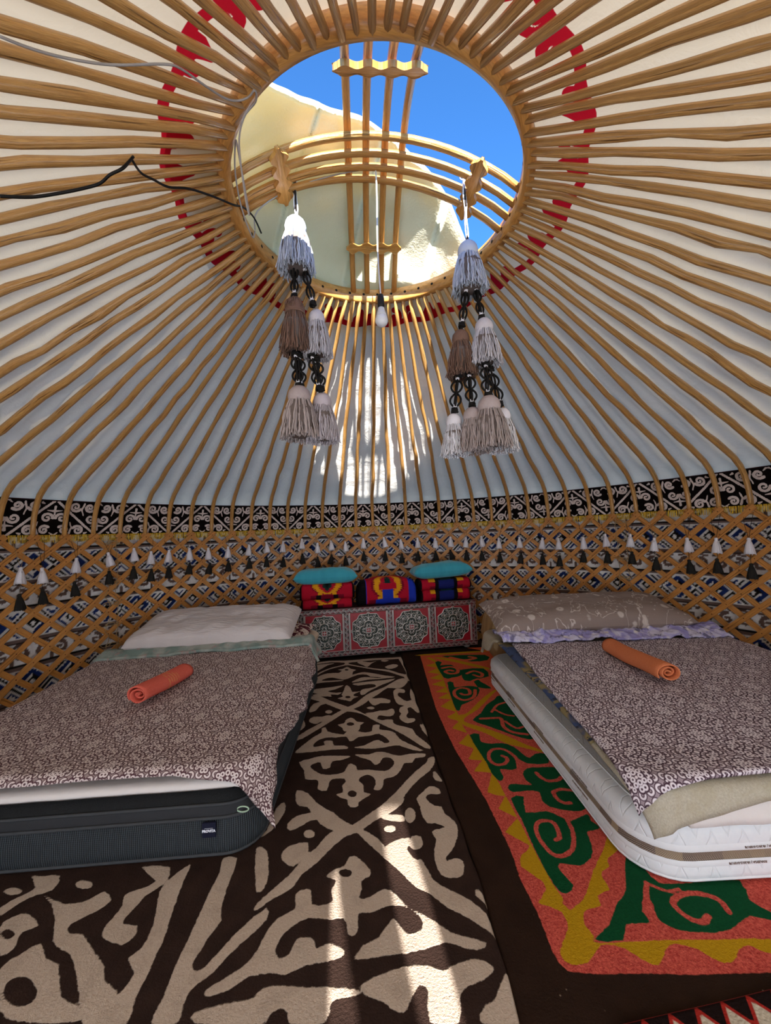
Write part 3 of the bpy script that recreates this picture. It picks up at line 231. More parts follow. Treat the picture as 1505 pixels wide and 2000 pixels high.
# ---------------------------------------------------------------- materials
def wood_mat(name, c0, c1, ck, rough=.42, coat=.25, gscale=1.):
    g = G(name, rough, .4); u = g.uv(); sh = g.m_('MULTIPLY', g.rnd(), 37.)
    v = g.v_('ADD', g.v_('MULTIPLY', u, (3.0*gscale, 9, 1)), None); vn = v.node; cmb = g.t.nodes.new('ShaderNodeCombineXYZ'); g.put(cmb.inputs[0], sh); g.put(cmb.inputs[2], sh); g.put(vn.inputs[1], cmb.outputs[0])
    n1 = g.noise(v, 1.6, 4, .6, .6); n2 = g.noise(v, 9, 3, .6)
    kn = g.vor(g.v_('ADD', v, g.v_('SCALE', (1., 1., 0.), sc=g.m_('MULTIPLY', n2, .35))), 1.25); knot = g.ramp(kn, .26, .05)
    c = g.mix(g.ramp(n1, .3, .72), c0, c1); c = g.mix(g.m_('MULTIPLY', g.ramp(n2, .42, .68), .55), c, ck)
    c = g.mix(g.m_('MULTIPLY', knot, .8), c, ck)
    c = g.mix(g.m_('MULTIPLY', g.rnd(), .35), c, tuple(x*.72 for x in c1))
    g.col(c); g.b.inputs['Coat Weight'].default_value = coat; g.b.inputs['Coat Roughness'].default_value = .18
    g.bump(g.m_('ADD', n1, g.m_('MULTIPLY', knot, 1.6)), .007, .8); return g.m
M_pole = wood_mat('varnished_pole', H('#c98f48'), H('#e2b06a'), H('#8a5420'), .34, .45)
M_rim = wood_mat('rim_wood', H('#c8853c'), H('#e0a65c'), H('#8a5218'), .4, .35)
M_latt = wood_mat('lattice_wood', H('#bd7a34'), H('#d9984f'), H('#7d4716'), .5, .15)
def canvas_mat():
    g = G('roof_canvas', .9, .1); p = g.pos(); n = g.noise(p, 2.2, 4, .6); n2 = g.noise(p, 90, 2); n3 = g.noise(p, 9, 4, .65, .8)
    c = g.mix(n, H('#ece6dc'), H('#f6f2ea')); c = g.mix(g.m_('MULTIPLY', g.ramp(n3, .55, .75), .18), c, H('#c9bda6'))
    red = g.ramp(g.attr('s'), .0035, .0015)
    c = g.mix(red, c, H('#c01026')); g.col(c)
    g.bump(g.m_('ADD', g.m_('MULTIPLY', n2, .04), n3), .009, .8)
    g.translucent(g.mix(red, H('#f4e4c4'), H('#b01828')), .105); return g.m
M_canvas = canvas_mat()
def felt_cover_mat():
    g = G('crown_felt', .95, .05); p = g.pos(); n = g.noise(p, 7, 4, .65); n2 = g.noise(p, 120, 3)
    g.col(g.mix(n, H('#e9e2c8'), H('#f4efdd'))); g.bump(g.m_('ADD', n, g.m_('MULTIPLY', n2, .25)), .01, .9)
    g.translucent(H('#f6e6b0'), .3); return g.m
M_cover = felt_cover_mat()
def two_tone(name, attr, ca, cb, edge=.002, wob=.004, rough=.95, bumpd=.006, fib=140, cc=None, cd_=None):
    """cut felt: attribute below 0 -> ca, else cb"""
    g = G(name, rough, .05); p = g.pos(); nf = g.noise(p, fib, 3, .7); nl = g.noise(p, 14, 3)
    s_ = g.m_('ADD', g.attr(attr), g.m_('MULTIPLY', g.m_('SUBTRACT', g.m_('ADD', g.m_('MULTIPLY', g.noise(p, 60, 2), .6), g.m_('MULTIPLY', g.noise(p, 210, 3, .7), .4)), .5), wob*2.6))
    f = g.ramp(s_, edge, -edge)
    a = g.mix(nf, ca, cc or tuple(x*1.25 for x in ca)); b = g.mix(nl, cb, cd_ or tuple(x*1.8 for x in cb))
    a = g.mix(g.m_('MULTIPLY', g.ramp(nl, .5, .75), .3), a, tuple(x*.6 for x in ca))
    g.col(g.mix(f, b, a)); g.bump(g.m_('ADD', g.m_('MULTIPLY', nf, .5), g.m_('MULTIPLY', f, .3)), bumpd); return g.m
M_rug1 = two_tone('black_white_felt', 's', H('#ac9682'), H('#261b17'), .0015, .005, cc=H('#cfbba8'), cd_=H('#3d2c25'))
M_band = two_tone('band_weave', 's', H('#cdbdb6'.replace(' ', '')), H('#0d0807'), .001, .0005, bumpd=.002, fib=260)
def rug2_mat():
    g = G('coloured_felt', .95, .05); p = g.pos(); nf = g.noise(p, 150, 3, .7); nl = g.noise(p, 9, 3); wv = g.m_('MULTIPLY', g.m_('SUBTRACT', g.noise(p, 55, 2), .5), .008)
    def k(nm): return g.ramp(g.m_('ADD', g.attr(nm), wv), .0015, -.0015)
    brown = g.mix(nl, H('#241812'), H('#35241a')); lint = g.ramp(g.vor(p, 26), .08, .02); brown = g.mix(g.m_('MULTIPLY', lint, g.ramp(g.noise(p, 5, 2), .5, .6)), brown, H('#8d7a66'))
    red = g.mix(g.ramp(nf, .3, .7), H('#9c2a28'), H('#e26a58')); red = g.mix(g.m_('MULTIPLY', g.ramp(g.xyz(p)[1], 2.2, 4.), .6), red, H('#d8642c'))
    c = g.mix(k('sr'), brown, red)
    c = g.mix(k('sy'), c, g.mix(nf, H('#a47a10'), H('#c79a1c')))
    c = g.mix(k('sg'), c, g.mix(nf, H('#0c3a22'), H('#15552f')))
    g.col(c); g.bump(nf, .006, .8); return g.m
M_rug2 = rug2_mat()
def rug3_mat():
    g = G('patched_felt', .95, .05); p = g.pos(); nf = g.noise(p, 150, 3)
    c = g.mix(g.ramp(g.attr('s'), .012, .010), H('#1d1210'), H('#a02a22')); c = g.mix(g.ramp(g.attr('s'), .003, .0), c, g.mix(nf, H('#b5a690'), H('#cdbfa9')))
    c = g.mix(g.ramp(g.attr('e'), .001, -.001), c, g.mix(nf, H('#7e2420'), H('#b0413a'))); g.col(c); g.bump(nf, .004); return g.m
M_rug3 = rug3_mat()
def colmat(name, rough=.9, bumpd=.003, nsc=120, sheen=.0, var=.18):
    g = G(name, rough, .1); n = g.noise(g.obj(), nsc, 3, .6)
    g.col(g.mix(n, g.v_('SCALE', g.attr('Col', False), sc=1-var), g.v_('SCALE', g.attr('Col', False), sc=1+var))); g.bump(n, bumpd); return g.m
M_wallmat = colmat('printed_reed_mat', .9, .003, 60)
M_quilt = colmat('velvet_quilt', .85, .003, 220, var=.25)
M_earth = plain('earth_floor', '#3a2c22', .95, .3, 8)
M_outer = plain('white_wall_felt', '#cfc6b6', .95, .08, 12)
M_fringe = plain('yellow_fringe', '#e3b93a', .8, .25, 60)
M_white = plain('white_yarn', '#e6e1e6', .9, .06, 160); M_char = plain('charcoal_yarn', '#24221f', .9, .3, 160)
M_brown = plain('brown_yarn', '#7d5f50', .9, .2, 160); M_grey = plain('grey_brown_yarn', '#b3a3a0', .9, .14, 160); M_lgrey = plain('pale_grey_yarn', '#d3ccd0', .9, .1, 160)
M_blk = plain('black_cord', '#16120f', .8, .3, 200); M_rope = plain('hemp_rope', '#a58a64', .9, .2, 90); M_darkcord = plain('dark_tie_cord', '#2b2320', .9, .2, 90)
M_cabw = plain('white_cable', '#d9d7d4', .45, .03, 20, spec=.5); M_cabg = plain('grey_cable', '#a9a29c', .5, .05, 20); M_cabb = plain('black_cable', '#141210', .5, .1, 20)
M_socket = plain('socket_plastic', '#23201e', .4, .05, 20); M_bulb = G('bulb_glass', .25, .5).col(H('#e9e9ec')).m; M_bulbbase = plain('bulb_collar', '#dcdcde', .35, .02, 20)
M_sheet = plain('white_sheet', '#d9cfc9', .9, .03, 30, .002); M_dark = plain('charcoal_piping', '#3b3c3e', .8, .1, 100)

# ---------------------------------------------------------------- geometry of the yurt
RL, ZL = 3.0, 1.325            # lattice radius and height of its top crossings
RW = 3.06                     # mat and felt outside the lattice
NP = 92; PH = math.radians(.35); DA = 2*PI/NP
def cyl(a, r, z): return np.stack(np.broadcast_arrays(CX+r*np.sin(a), CY+r*np.cos(a), z), -1)
# floor
tt = np.linspace(0, 2*PI, 65)[:-1]; fv = [(CX, CY, -.02)]+[(CX+3.3*math.cos(t), CY+3.3*math.sin(t), -.02) for t in tt]
fl = ob('floor', mesh('floor', fv, [(0, i+1, (i+1) % 64+1) for i in range(64)], M_earth), kind='structure')
# ---- wall: printed mat (inner face) backed by felt, with the doorway behind the camera
def tile_wall():
    W_, Hh = 1.00, 1.50; n, m = 170, 256
    X, Y = np.meshgrid((np.arange(n)+.5)*W_/n, (np.arange(m)+.5)*Hh/m, indexing='ij')
    C = np.zeros((n, m, 3)); C[:] = H('#75605a')
    gr = .5+.5*np.sin(Y*500+np.sin(X*30)*.5); C *= (.8+.3*gr)[..., None]
    white, navy, black, brn = [np.array(H(c)) for c in ('#e6e2e0', '#1d2f66', '#1b1714', '#6a544c')]
    for k in range(4):                       # repeated friezes
        yy = Y-k*.44+.06
        def P(mask, c): C[mask] = c
        f = (yy > .0) & (yy < .17); P(f, white); d = np.full(X.shape, 9.)          # white field with brown scrolls
        for cx in (.125, .375, .625, .875):
            for hnd in (1, -1):
                d = sd_stroke(X, yy, spiral(cx+hnd*.055, .080, .046, 1.2, PI/2, -hnd, 16), .015, d, .008)
            d = sd_stroke(X, yy, [(cx, .0), (cx, .05)], .012, d); d = sd_stroke(X, yy, [(cx-.10, .145), (cx-.045, .162), (cx, .13), (cx+.045, .162), (cx+.10, .145)], .010, d)
        P(f & (d < 0), brn); P((abs(yy-.17) < .005) | (abs(yy) < .005), black)
        yk = yy-.305; f = abs(yk) < .098; P(f, white)                              # navy, white and black stepped diamonds
        xx = ((X+.125) % .25)-.125; q = np.abs(xx)+np.abs(yk); st = np.floor(q/.021).astype(int)
        for s_, c in {0: white, 1: black, 2: white, 3: navy, 4: navy, 5: white}.items(): P(f & (st == s_), c)
        P(f & (st == 6), black); P(f & (st == 8), navy)
        P(f & (xx > 0) & (st == 2) & (yk > 0), black); P(f & (xx < 0) & (st == 3) & (yk < 0), white)
        P((abs(yk-.102) < .005) | (abs(yk+.102) < .005), white)
    return C, W_, Hh
TC, TW, TH = tile_wall()
DOOR = (math.radians(180-12), math.radians(180+12))
a0, a1 = math.radians(-122), math.radians(122)
nu, nv = int((a1-a0)*RW/.0085), int(1.40/.0085)
A, Zg = np.meshgrid(np.linspace(a0, a1, nu), np.linspace(0, 1.40, nv), indexing='ij')
V = cyl(A.ravel(), RW+.004*np.sin(A.ravel()*40), Zg.ravel())
ci = ((A*RW % TW)/TW*TC.shape[0]).astype(int).ravel() % TC.shape[0]; cj = np.clip((Zg/TH*TC.shape[1]).astype(int).ravel(), 0, TC.shape[1]-1)
wall = ob('wall_round', mesh('wall_round', V, gridF(nu, nv), M_wallmat, attrs={'Col': TC[ci, cj]}), kind='structure')
nu = 200; A, Zg = np.meshgrid(np.linspace(a0, a1, nu), np.array([-.02, .7, 1.5]), indexing='ij')
ob('wall_felt', mesh('wall_felt', cyl(A.ravel(), RW+.03, Zg.ravel()), gridF(nu, 3), M_outer), wall)
# unseen wall towards the door: translucent canvas added to spread soft front light
g = G('added_diffuser_wall', .9, .05); g.col(g.mix(g.noise(g.pos(), 3, 3), H('#ece6dc'), H('#f4efe6'))); g.translucent(H('#f1f2f6'), .50); M_diffuser_wall = g.m
for s0, s1 in ((-168, -122), (122, 168)):
    A, Zg = np.meshgrid(np.radians(np.linspace(s0, s1, 40)), np.array([-.02, .5, 1.0, 1.32]), indexing='ij')
    ob('added_diffuser_wall', mesh('added_diffuser_wall', cyl(A.ravel(), RW+.02, Zg.ravel()), gridF(40, 4), M_diffuser_wall), wall)
# door : wooden frame; added translucent flaps give soft light and cut two sun strips
door = root('door_1', None, None); del door['label'], door['category']; door['kind'] = 'structure'
yd = CY-RW-.01
g = G('added_flap_diffuser', .9, .05); g.col(H('#efe8dd')); g.translucent(H('#f1f2f6'), .6); M_added_flap = g.m
def slabxz(name, pts, mat, parent, y, th=.02):
    n = len(pts); V = [(x, y, z) for x, z in pts]+[(x, y+th, z) for x, z in pts]
    Fc = [tuple(range(n)), tuple(range(2*n-1, n-1, -1))]+[(i, i+n, (i+1) % n+n, (i+1) % n) for i in range(n)]
    return ob(name, mesh(name, V, Fc, mat, smooth=False), parent)
slabxz('added_slit_flap', [(-.68, -.02), (.047, -.02), (.047, .60), (-.006, .70), (-.022, .80), (-.030, .87), (-.68, .87)][::1], M_added_flap, door, yd)
slabxz('added_slit_flap', [(-.68, .87), (-.03, .87), (-.018, .885), (.0, .88), (.15, .90), (.16, .985), (.24, .985), (.8, .87), (.8, 1.55), (-.68, 1.55)], M_added_flap, door, yd+.021)
slabxz('added_slit_flap', [(.115, -.02), (.25, -.02), (.25, .60), (.215, .735), (.185, .82), (.15, .985), (-.01, .985), (-.01, .86), (.022, .80), (.062, .737), (.09, .60)], M_added_flap, door, yd+.042)
slabxz('added_slit_flap', [(.40, -.02), (.8, -.02), (.8, 1.0), (.26, 1.0), (.255, .96), (.305, .82), (.325, .735), (.355, .6)], M_added_flap, door, yd+.063)
for b in [(-.76, -.66, 0, 1.6), (.74, .84, 0, 1.6), (-.76, .84, 1.52, 1.62), (-.76, .84, -.02, .03)]:
    boxo('door_frame', (b[0], b[1], yd-.06, yd+.10, b[2], b[3]), M_rim, door)
# ---- ceiling canvas
def canvas_z(rho): return 2.84-(rho-.68)*.494
def canvas(name, rhos, nu, parent=None, s=None, wr_=.012):
    A, Rr = np.meshgrid(np.linspace(0, 2*PI, nu, endpoint=False), rhos, indexing='ij')
    ph = (A-PH)/DA; sag = -.006*np.cos(ph*2*PI)*np.clip((Rr-1)/1, 0, 1)
    z = np.interp(Rr, [.6, 2.86, 2.96, 3.03, 3.075], [canvas_z(.6), canvas_z(2.86), canvas_z(2.86)-.075, 1.56, 1.30])
    z = z+sag+wr_*.5*wr(A*Rr, Rr*2.0, 3, 2.2)*np.clip((Rr-.9)/.6, 0, 1)*np.where(Rr > 2.95, .3, 1)
    V = cyl(A.ravel(), Rr.ravel(), z.ravel())
    return ob(name, mesh(name, V, gridF(nu, len(rhos), True), M_canvas, attrs={'s': (np.full(A.size, .5) if s is None else s(A, Rr).ravel())}), parent)
ceil = canvas('ceiling', np.concatenate([np.linspace(.935, 2.8, 40), np.linspace(2.84, 3.075, 9)]), 736); ceil['kind'] = 'structure'
canvas('canvas_collar', np.array([.69, .73, .77]), 368, ceil)
def red_sdf(A, Rr):
    N = 11; per = 2*PI/N*.86; X = (A*.86) % per; Y = Rr-.85; d = np.full(X.shape, 9.)
    for o_ in (-per, 0, per):
        x0 = o_
        base = [(x0+t*per, .036+.010*math.sin(t*4*PI)) for t in np.linspace(0, 1, 13)]
        d = sd_stroke(X, Y, base, .015, d)
        for cx, hd in ((x0+per*.20, 1), (x0+per*.42, -1)):
            d = sd_stroke(X, Y, spiral(cx, -.004, .044, .80, -PI/2, hd, 14), .0165, d, .014)
        d = sd_poly(X, Y, [(x0+per*.60, .03), (x0+per*.66, -.03), (x0+per*.70, -.055), (x0+per*.74, -.05), (x0+per*.76, .0), (x0+per*.85, -.01), (x0+per*.90, .03)], d)
        d = sd_stroke(X, Y, spiral(x0+per*.86, -.005, .034, .7, PI/2, 1, 10), .014, d)
    return d
canvas('red_border', np.linspace(.77, .935, 28), 1100, ceil, red_sdf)
# ---- roof poles : one child of the ceiling each
binds = None
for k in range(NP):
    a = PH+k*DA; rr = np.random.RandomState(k)
    prof = [(3.0, ZL-.02), (2.994, 1.42), (2.975, 1.51), (2.945, 1.59), (2.90, 1.66), (2.82, 1.725)]
    xs = np.linspace(2.62, .672, 14); dz = rr.randn(14)*.005
    prof += [(x, canvas_z(x)-.052-.006*math.sin((x-.7)/2.1*PI)+dd-.016*max(0,(1.0-x)/.33))  for x, dd in zip(xs, dz)]
    rad = [.0165, .018, .019, .020, .0205, .021]+list(np.linspace(.021, .0130, 14)+rr.randn(14)*.0014)
    off = np.concatenate([np.zeros(6), np.cumsum(rr.randn(14)*.0034)]); off -= np.linspace(0, 1, 20)*off[-1]
    P = [CX+r*math.sin(a)+o_*math.cos(a) for (r, z), o_ in zip(prof, off)], [CY+r*math.cos(a)-o_*math.sin(a) for (r, z), o_ in zip(prof, off)], [z for r, z in prof]
    V, Fc, uv = tube(np.array(P).T, rad, 8, rb=[x*1.05 for x in rad]); uv[:, 0] += k*3.1
    po = ob('roof_pole', mesh('roof_pole', V, Fc, M_pole, uv=uv), ceil)
    mb = MB()
    for j in range(4):
        z = ZL-.035+j*.014; c = cyl(a, 2.996, z)
        T_ = np.array([math.cos(a), -math.sin(a), 0]); N_ = np.array([math.sin(a), math.cos(a), 0]); tl = rr.uniform(-.5, .5)
        q = np.linspace(0, 2*PI, 9)
        mb.tube([c+T_*.024*math.cos(t)+N_*.026*math.sin(t)+np.array([0, 0, tl*.024*math.cos(t)]) for t in q], .003, 4, cap=False)
    ob('binding', mb.me('binding', M_rope), po)
# ---- tunduk : roof crown
crown = root('roof_crown', 'round wooden roof crown with crossed arched bars over the open sky', 'roof ring', (CX, CY, 2.76))
prof = [(.655, .004), (.652, .04), (.655, .078), (.67, .086), (.70, .080), (.708, .04), (.70, .006), (.675, 0)]
t = np.linspace(0, 2*PI, 145)[:-1]; V = []; uv = []
for r, z in prof:
    V.append(np.stack([r*np.cos(t), r*np.sin(t), np.full(144, z)], 1)); uv.append(np.stack([t*r, np.full(144, r+z)], 1))
m = len(prof); V = np.vstack(V); uv = np.vstack(uv); i = np.arange(m)[:, None]; j = np.arange(144)[None]; a = i*144+j; b = i*144+(j+1) % 144; ii = ((i+1) % m)*144
Fc = np.stack([a, b, ii+(j+1) % 144, ii+j], -1).reshape(-1, 4)
ob('rim', mesh('rim', V, Fc, M_rim, uv=uv), crown)
hm = MB()
for k in range(0, NP, 2):
    a = -(PH+k*DA)+PI/2+DA/2; c, s_ = math.cos(a), math.sin(a); q = np.linspace(0, 2*PI, 9)[:-1]
    V = [(.6515*c-.0085*math.sin(x)*s_, .6515*s_+.0085*math.sin(x)*c, .042+.0085*math.cos(x)) for x in q]+[(.6505*c, .6505*s_, .042)]
    hm.add(V, [(8, (i+1) % 8, i) for i in range(8)])
tag(ob('peg_hole', hm.me('peg_hole', M_blk), crown), kind='stuff')
def arch(p0, p1, apex, z0=.05, n=17):
    p0, p1 = np.array(p0), np.array(p1); s_ = np.linspace(0, 1, n); xy = p0+(p1-p0)*s_[:, None]
    z = z0+(apex-z0)*(1-(2*s_-1)**2)**.9
    return np.column_stack([xy, z])
def inr(p, q, r=.665):                       # extend chord to the rim
    p, q = np.array(p, float), np.array(q, float); d = (q-p)/np.linalg.norm(q-p); b = p@d; c = p@p-r*r; s_ = math.sqrt(b*b-c); return p+d*(-b-s_), p+d*(-b+s_)
A_b = [((-.069, 1.13), (-.143, 2.335)), ((.012, 1.133), (-.056, 2.356)), ((.099, 1.135), (.034, 2.383)), ((.185, 1.138), (.116, 2.368))]
B_b = [((-.576, 1.576), (.652, 1.684)), ((-.582, 1.652), (.665, 1.768)), ((-.577, 1.715), (.653, 1.843)), ((-.555, 1.766), (.629, 1.924))]
APA, APB = .325, .285
pa = []; pb = []
for (bars, ap, lst) in ((A_b, APA, pa), (B_b, APB, pb)):
    for k, (p, q) in enumerate(bars):
        p, q = inr((p[0]-CX, p[1]-CY), (q[0]-CX, q[1]-CY)); P = arch(p, q, ap); lst.append(P)
        V, Fc, uv = tube(P, .0165, 8, rb=.0125, sq=.35); uv[:, 0] += 10*k
        ob('crown_bar', mesh('crown_bar', V, Fc, M_rim, uv=uv), crown)
def plate(P_list, frac, mat, over=.045, w_=.026, below=.016):
    """wavy clamp board crossing the four bars at fraction frac of their length"""
    pts = [np.array([np.interp(frac, np.linspace(0, 1, len(P)), P[:, i]) for i in range(3)]) for P in P_list]
    a, b = pts[0], pts[-1]; d = b-a; L = np.linalg.norm(d); d /= L; P0 = P_list[1]; k = int(frac*(len(P0)-1)); tn = P0[min(k+1, len(P0)-1)]-P0[max(k-1, 0)]; tn /= np.linalg.norm(tn)
    nrm = np.cross(d, tn); nrm /= np.linalg.norm(nrm); nrm *= -1 if nrm[2] > 0 else 1
    n = 41; s_ = np.linspace(-over, L+over, n); top = []; bot = []
    for x in s_:
        e = min((x+over), (L+over-x)); hw = w_*(1+.42*math.cos(2*PI*(x/L)*3))*min(1, .25+e/.035)
        top.append((x, hw)); bot.append((x, -hw))
    out = top+bot[::-1]; c = a+nrm*below; V = [c+d*x+tn*y for x, y in out]+[c+nrm*.018+d*x+tn*y for x, y in out]; m = len(out)
    idx = [(i, i+1, 2*n-2-i, 2*n-1-i) for i in range(n-1)]; Fc = idx+[tuple(v+m for v in f[::-1]) for f in idx]+[(i, (i+1) % m, (i+1) % m+m, i+m) for i in range(m)]
    return bevel(ob('clamp_board', mesh('clamp_board', V, Fc, M_rim, uv=[(x, y*3) for x, y in out]*2, smooth=False), crown), .002)
plate(pa, .14, M_rim); plate(pa, .84, M_rim, over=.03, w_=.02); plate(pb, .155, M_rim, over=.045, w_=.030); plate(pb, .86, M_rim, over=.045, w_=.030)
# ---- felt cover thrown half over the crown
fr = catmull([(-.72, 1.24), (-.60, 1.28), (-.476, 1.332), (-.398, 1.341), (-.333, 1.426), (-.256, 1.506), (-.156, 1.576), (-.048, 1.638), (.032, 1.699), (.168, 1.785), (.274, 1.858), (.375, 1.941), (.512, 2.116), (.59, 2.26), (.66, 2.42)], 6)
bk = np.array([(-.80, 1.34), (-.86, 1.78), (-.80, 2.2), (-.55, 2.55), (-.12, 2.72), (.34, 2.70), (.70, 2.50)]); bk = catmull(bk, 14)
n = 90; fr = fr[np.linspace(0, len(fr)-1, n).astype(int)]; bk = bk[np.linspace(0, len(bk)-1, n).astype(int)]; m = 46
T_ = np.linspace(0, 1, m)[None, :, None]; P = fr[:, None]*(1-T_)+bk[:, None]*T_; x, y = P[..., 0], P[..., 1]
rho = np.hypot(x-CX, y-CY); q = rho/.66
z = np.where(q < 1, 2.865+.245*(1-np.clip(q, 0, 1)**2), 2.858-(rho-.66)*.494)+.012*wr(x, y, 5, 7)+.006*wr(x, y, 6, 18)
z = z+.012*np.exp(-(T_[..., 0]*20)**2)+ .02
fo = ob('felt_cover', mesh('felt_cover', np.stack([x, y, z], -1).reshape(-1, 3), gridF(n, m), M_cover), None)
tag(fo, 'cream felt sheet folded back over half of the round roof opening', 'felt cover')
sm = fo.modifiers.new('t', 'SOLIDIFY'); sm.thickness = .026; sm.offset = 1
# ---- lattice wall : sections tied together with rope; every slat a part
JO = [math.radians(x) for x in (-118, -55.9, -13, 48.7, 112)]
LAB = ['lattice wall section at the far left, beside the head of the bed with white pillow', 'narrower lattice wall section left of the chest, above the white pillow',
       'lattice wall section behind the long chest and folded quilts', 'lattice wall section at the right, behind the bed with lavender blanket']
secs = []
for i, lb in enumerate(LAB): secs.append(root('lattice_section', lb, 'lattice wall', (CX, CY, 0), group='lattice wall sections'))
SL = .9; span = (ZL+.02)/SL/RL
holes = MB()
for fam in (1, -1):
    r = RL-.026 if fam == 1 else RL-.011
    for k in range(-32, 33):
        a = PH+k*DA
        zz = np.linspace(ZL+.028, .0, 9); ang = a-fam*(ZL-zz)/SL/RL
        if fam == 1: ang = a-(ZL-zz)/SL/RL         # rises to the right, in front
        else: ang = a+(ZL-zz)/SL/RL
        mid = ang[3]; i = max(0, min(3, int(np.searchsorted(JO, mid))-1))
        if mid < JO[0] or mid > JO[-1]: continue
        P = cyl(ang, r, zz)-np.array([CX, CY, 0])
        # flat strip : wide along the wall, thin through it
        T = np.gradient(P, axis=0); T /= np.linalg.norm(T, axis=1)[:, None]; N = np.stack([np.sin(ang), np.cos(ang), 0*ang], 1); Wd = np.cross(T, N); Wd /= np.linalg.norm(Wd, axis=1)[:, None]
        rs = np.random.RandomState(k*2+fam+200); hw = .0195*(1+.06*rs.randn()); th = .0065
        V = np.stack([P+Wd*hw+N*th, P+Wd*hw-N*th, P-Wd*hw-N*th, P-Wd*hw+N*th], 1).reshape(-1, 3)
        L = np.arange(9)[:, None]*.18; uv = np.stack(np.broadcast_arrays(L+k*1.7, np.array([0, .12, .5, .62])[None]), -1).reshape(-1, 2)
        a_ = np.arange(8)[:, None]*4; j = np.arange(4)[None]; Fc = [tuple(f) for f in np.stack([a_+j, a_+(j+1) % 4, a_+4+(j+1) % 4, a_+4+j], -1).reshape(-1, 4)]+[(0, 1, 2, 3), (35, 34, 33, 32)]
        ob('slat', mesh('slat', V, Fc, M_latt, uv=uv, smooth=False), secs[i])
# rawhide knots at the crossings, one part per section
kn = [MB() for _ in range(4)]
for k in range(-31, 32):
    for j in range(0, 15):
        a = PH+k*DA+(DA/2 if j % 2 else 0); z = ZL-j*DA/2*RL*SL
        if z < .05: break
        i = max(0, min(3, int(np.searchsorted(JO, a))-1)); q = np.linspace(0, 2*PI, 7)[:-1]
        c = cyl(a, RL-.0335, z)-np.array([CX, CY, 0]); T_ = np.array([math.cos(a), -math.sin(a), 0]); N_ = np.array([math.sin(a), math.cos(a), 0])
        kn[i].add([c+T_*.005*math.cos(x)+np.array([0, 0, .005*math.sin(x)]) for x in q]+[c-N_*.004], [(6, i_, (i_+1) % 6) for i_ in range(6)])
for i in range(4): tag(ob('peg', kn[i].me('peg', plain('rawhide_peg', '#5a2d10', .6)), secs[i]), kind='stuff')
# ropes at the joints
for jn, (ja, lb) in enumerate(((JO[1], 'hemp rope lacing two lattice sections beside the white pillow'), (JO[2], 'hemp rope lacing the lattice above the left quilt stack'), (JO[3], 'hemp rope lacing the lattice behind the floral pillow'))):
    mb = MB(); rs = np.random.RandomState(jn)
    for off in (-.012, .014):
        zz = np.linspace(1.33, .35, 24); mb.tube(np.array([cyl(ja+off+rs.randn()*.003, RL-.040-.004*rs.rand(), z) for z in zz]), .0028, 5)
    for z in np.linspace(1.28, .4, 6):
        q = np.linspace(0, 1, 7); mb.tube(np.array([cyl(ja-.03+.06*x, RL-.041, z+.02*math.sin(x*9+z*7)) for x in q]), .0026, 5)
        mb.tube(np.array([cyl(ja+.018*math.cos(x), RL-.043-.004*math.sin(x*2), z+.012*math.sin(x)) for x in np.linspace(0, 2*PI, 9)]), .003, 5)
    tag(ob('lacing_rope', mb.me('lacing_rope', M_rope)), lb, 'rope', 'lattice lacing ropes')
# ---- ornamental band with fringe
BH, BT = .285, .61
def band_sdf():
    n, m = 160, 76; X, Y = np.meshgrid((np.arange(n)+.5)*BT/n, np.arange(m)/(m-1)*BH, indexing='ij'); d = np.full(X.shape, 9.); h = BT/2
    for o_ in (-BT, 0, BT):
        d = sd_stroke(X, Y, [(o_, -.005), (o_+h, BH+.005), (o_+BT, -.005)], .009, d)
        for c, up in ((o_, 0), (o_+h, 1)):       # c = axis of a triangle opening up (0) or down (1)
            f = (lambda y: y) if up else (lambda y: BH-y)
            for hd in (1, -1):
                for (cx, cy, r, tn, a0) in ((.048, .145, .040, 1.35, PI), (.062, .050, .036, 1.35, 2.4), (.165, .046, .040, 1.5, 2.6)):
                    s_ = spiral(0, 0, r, tn, a0, -1, 24); s_[:, 0] = c+hd*(cx+s_[:, 0]); s_[:, 1] = np.array([f(cy+v) for v in s_[:, 1]])
                    d = sd_stroke(X, Y, s_, .0105, d, .006)
                d = sd_stroke(X, Y, [(c+hd*.012, f(.20)), (c+hd*.05, f(.205))], .008, d, .002)
                d = sd_stroke(X, Y, [(c+hd*.105, f(.02)), (c+hd*.12, f(.07)), (c+hd*.105, f(.115))], .008, d, .004)
                d = sd_stroke(X, Y, [(c+hd*.215, f(.02)), (c+hd*.235, f(.03))], .009, d, .003)
                d = sd_stroke(X, Y, [(c+hd*.008, f(.012)), (c+hd*.03, f(.03))], .007, d, .003)
            d = sd_stroke(X, Y, [(c, f(.235)), (c, f(.17))], .010, d, .004)
    d = np.maximum(d, -(np.minimum(Y, BH-Y)-.006)*.999)
    return d
BS = band_sdf()
a0, a1 = math.radians(-125), math.radians(125); nu = int((a1-a0)*3.03/.0055); nv = 52
A, Tg = np.meshgrid(np.linspace(a0, a1, nu), np.linspace(0, 1, nv), indexing='ij')
Rb = np.interp(Tg, [0, .3, .7, 1], [3.034, 3.024, 3.004, 2.972])+.003*np.sin(A*60)*np.sin(Tg*PI)
ci = ((A*3.03 % BT)/BT*160).astype(int).ravel() % 160; cj = np.clip(Tg*75, 0, 75).round().astype(int).ravel()
band = ob('ornamental_band', mesh('ornamental_band', cyl(A.ravel(), Rb.ravel(), (1.352+BH*Tg).ravel()), gridF(nu, nv), M_band, attrs={'s': BS[ci, cj]}))
tag(band, 'black band with pale scroll ornament and yellow fringe around the wall top', 'woven band')
hemm = MB()
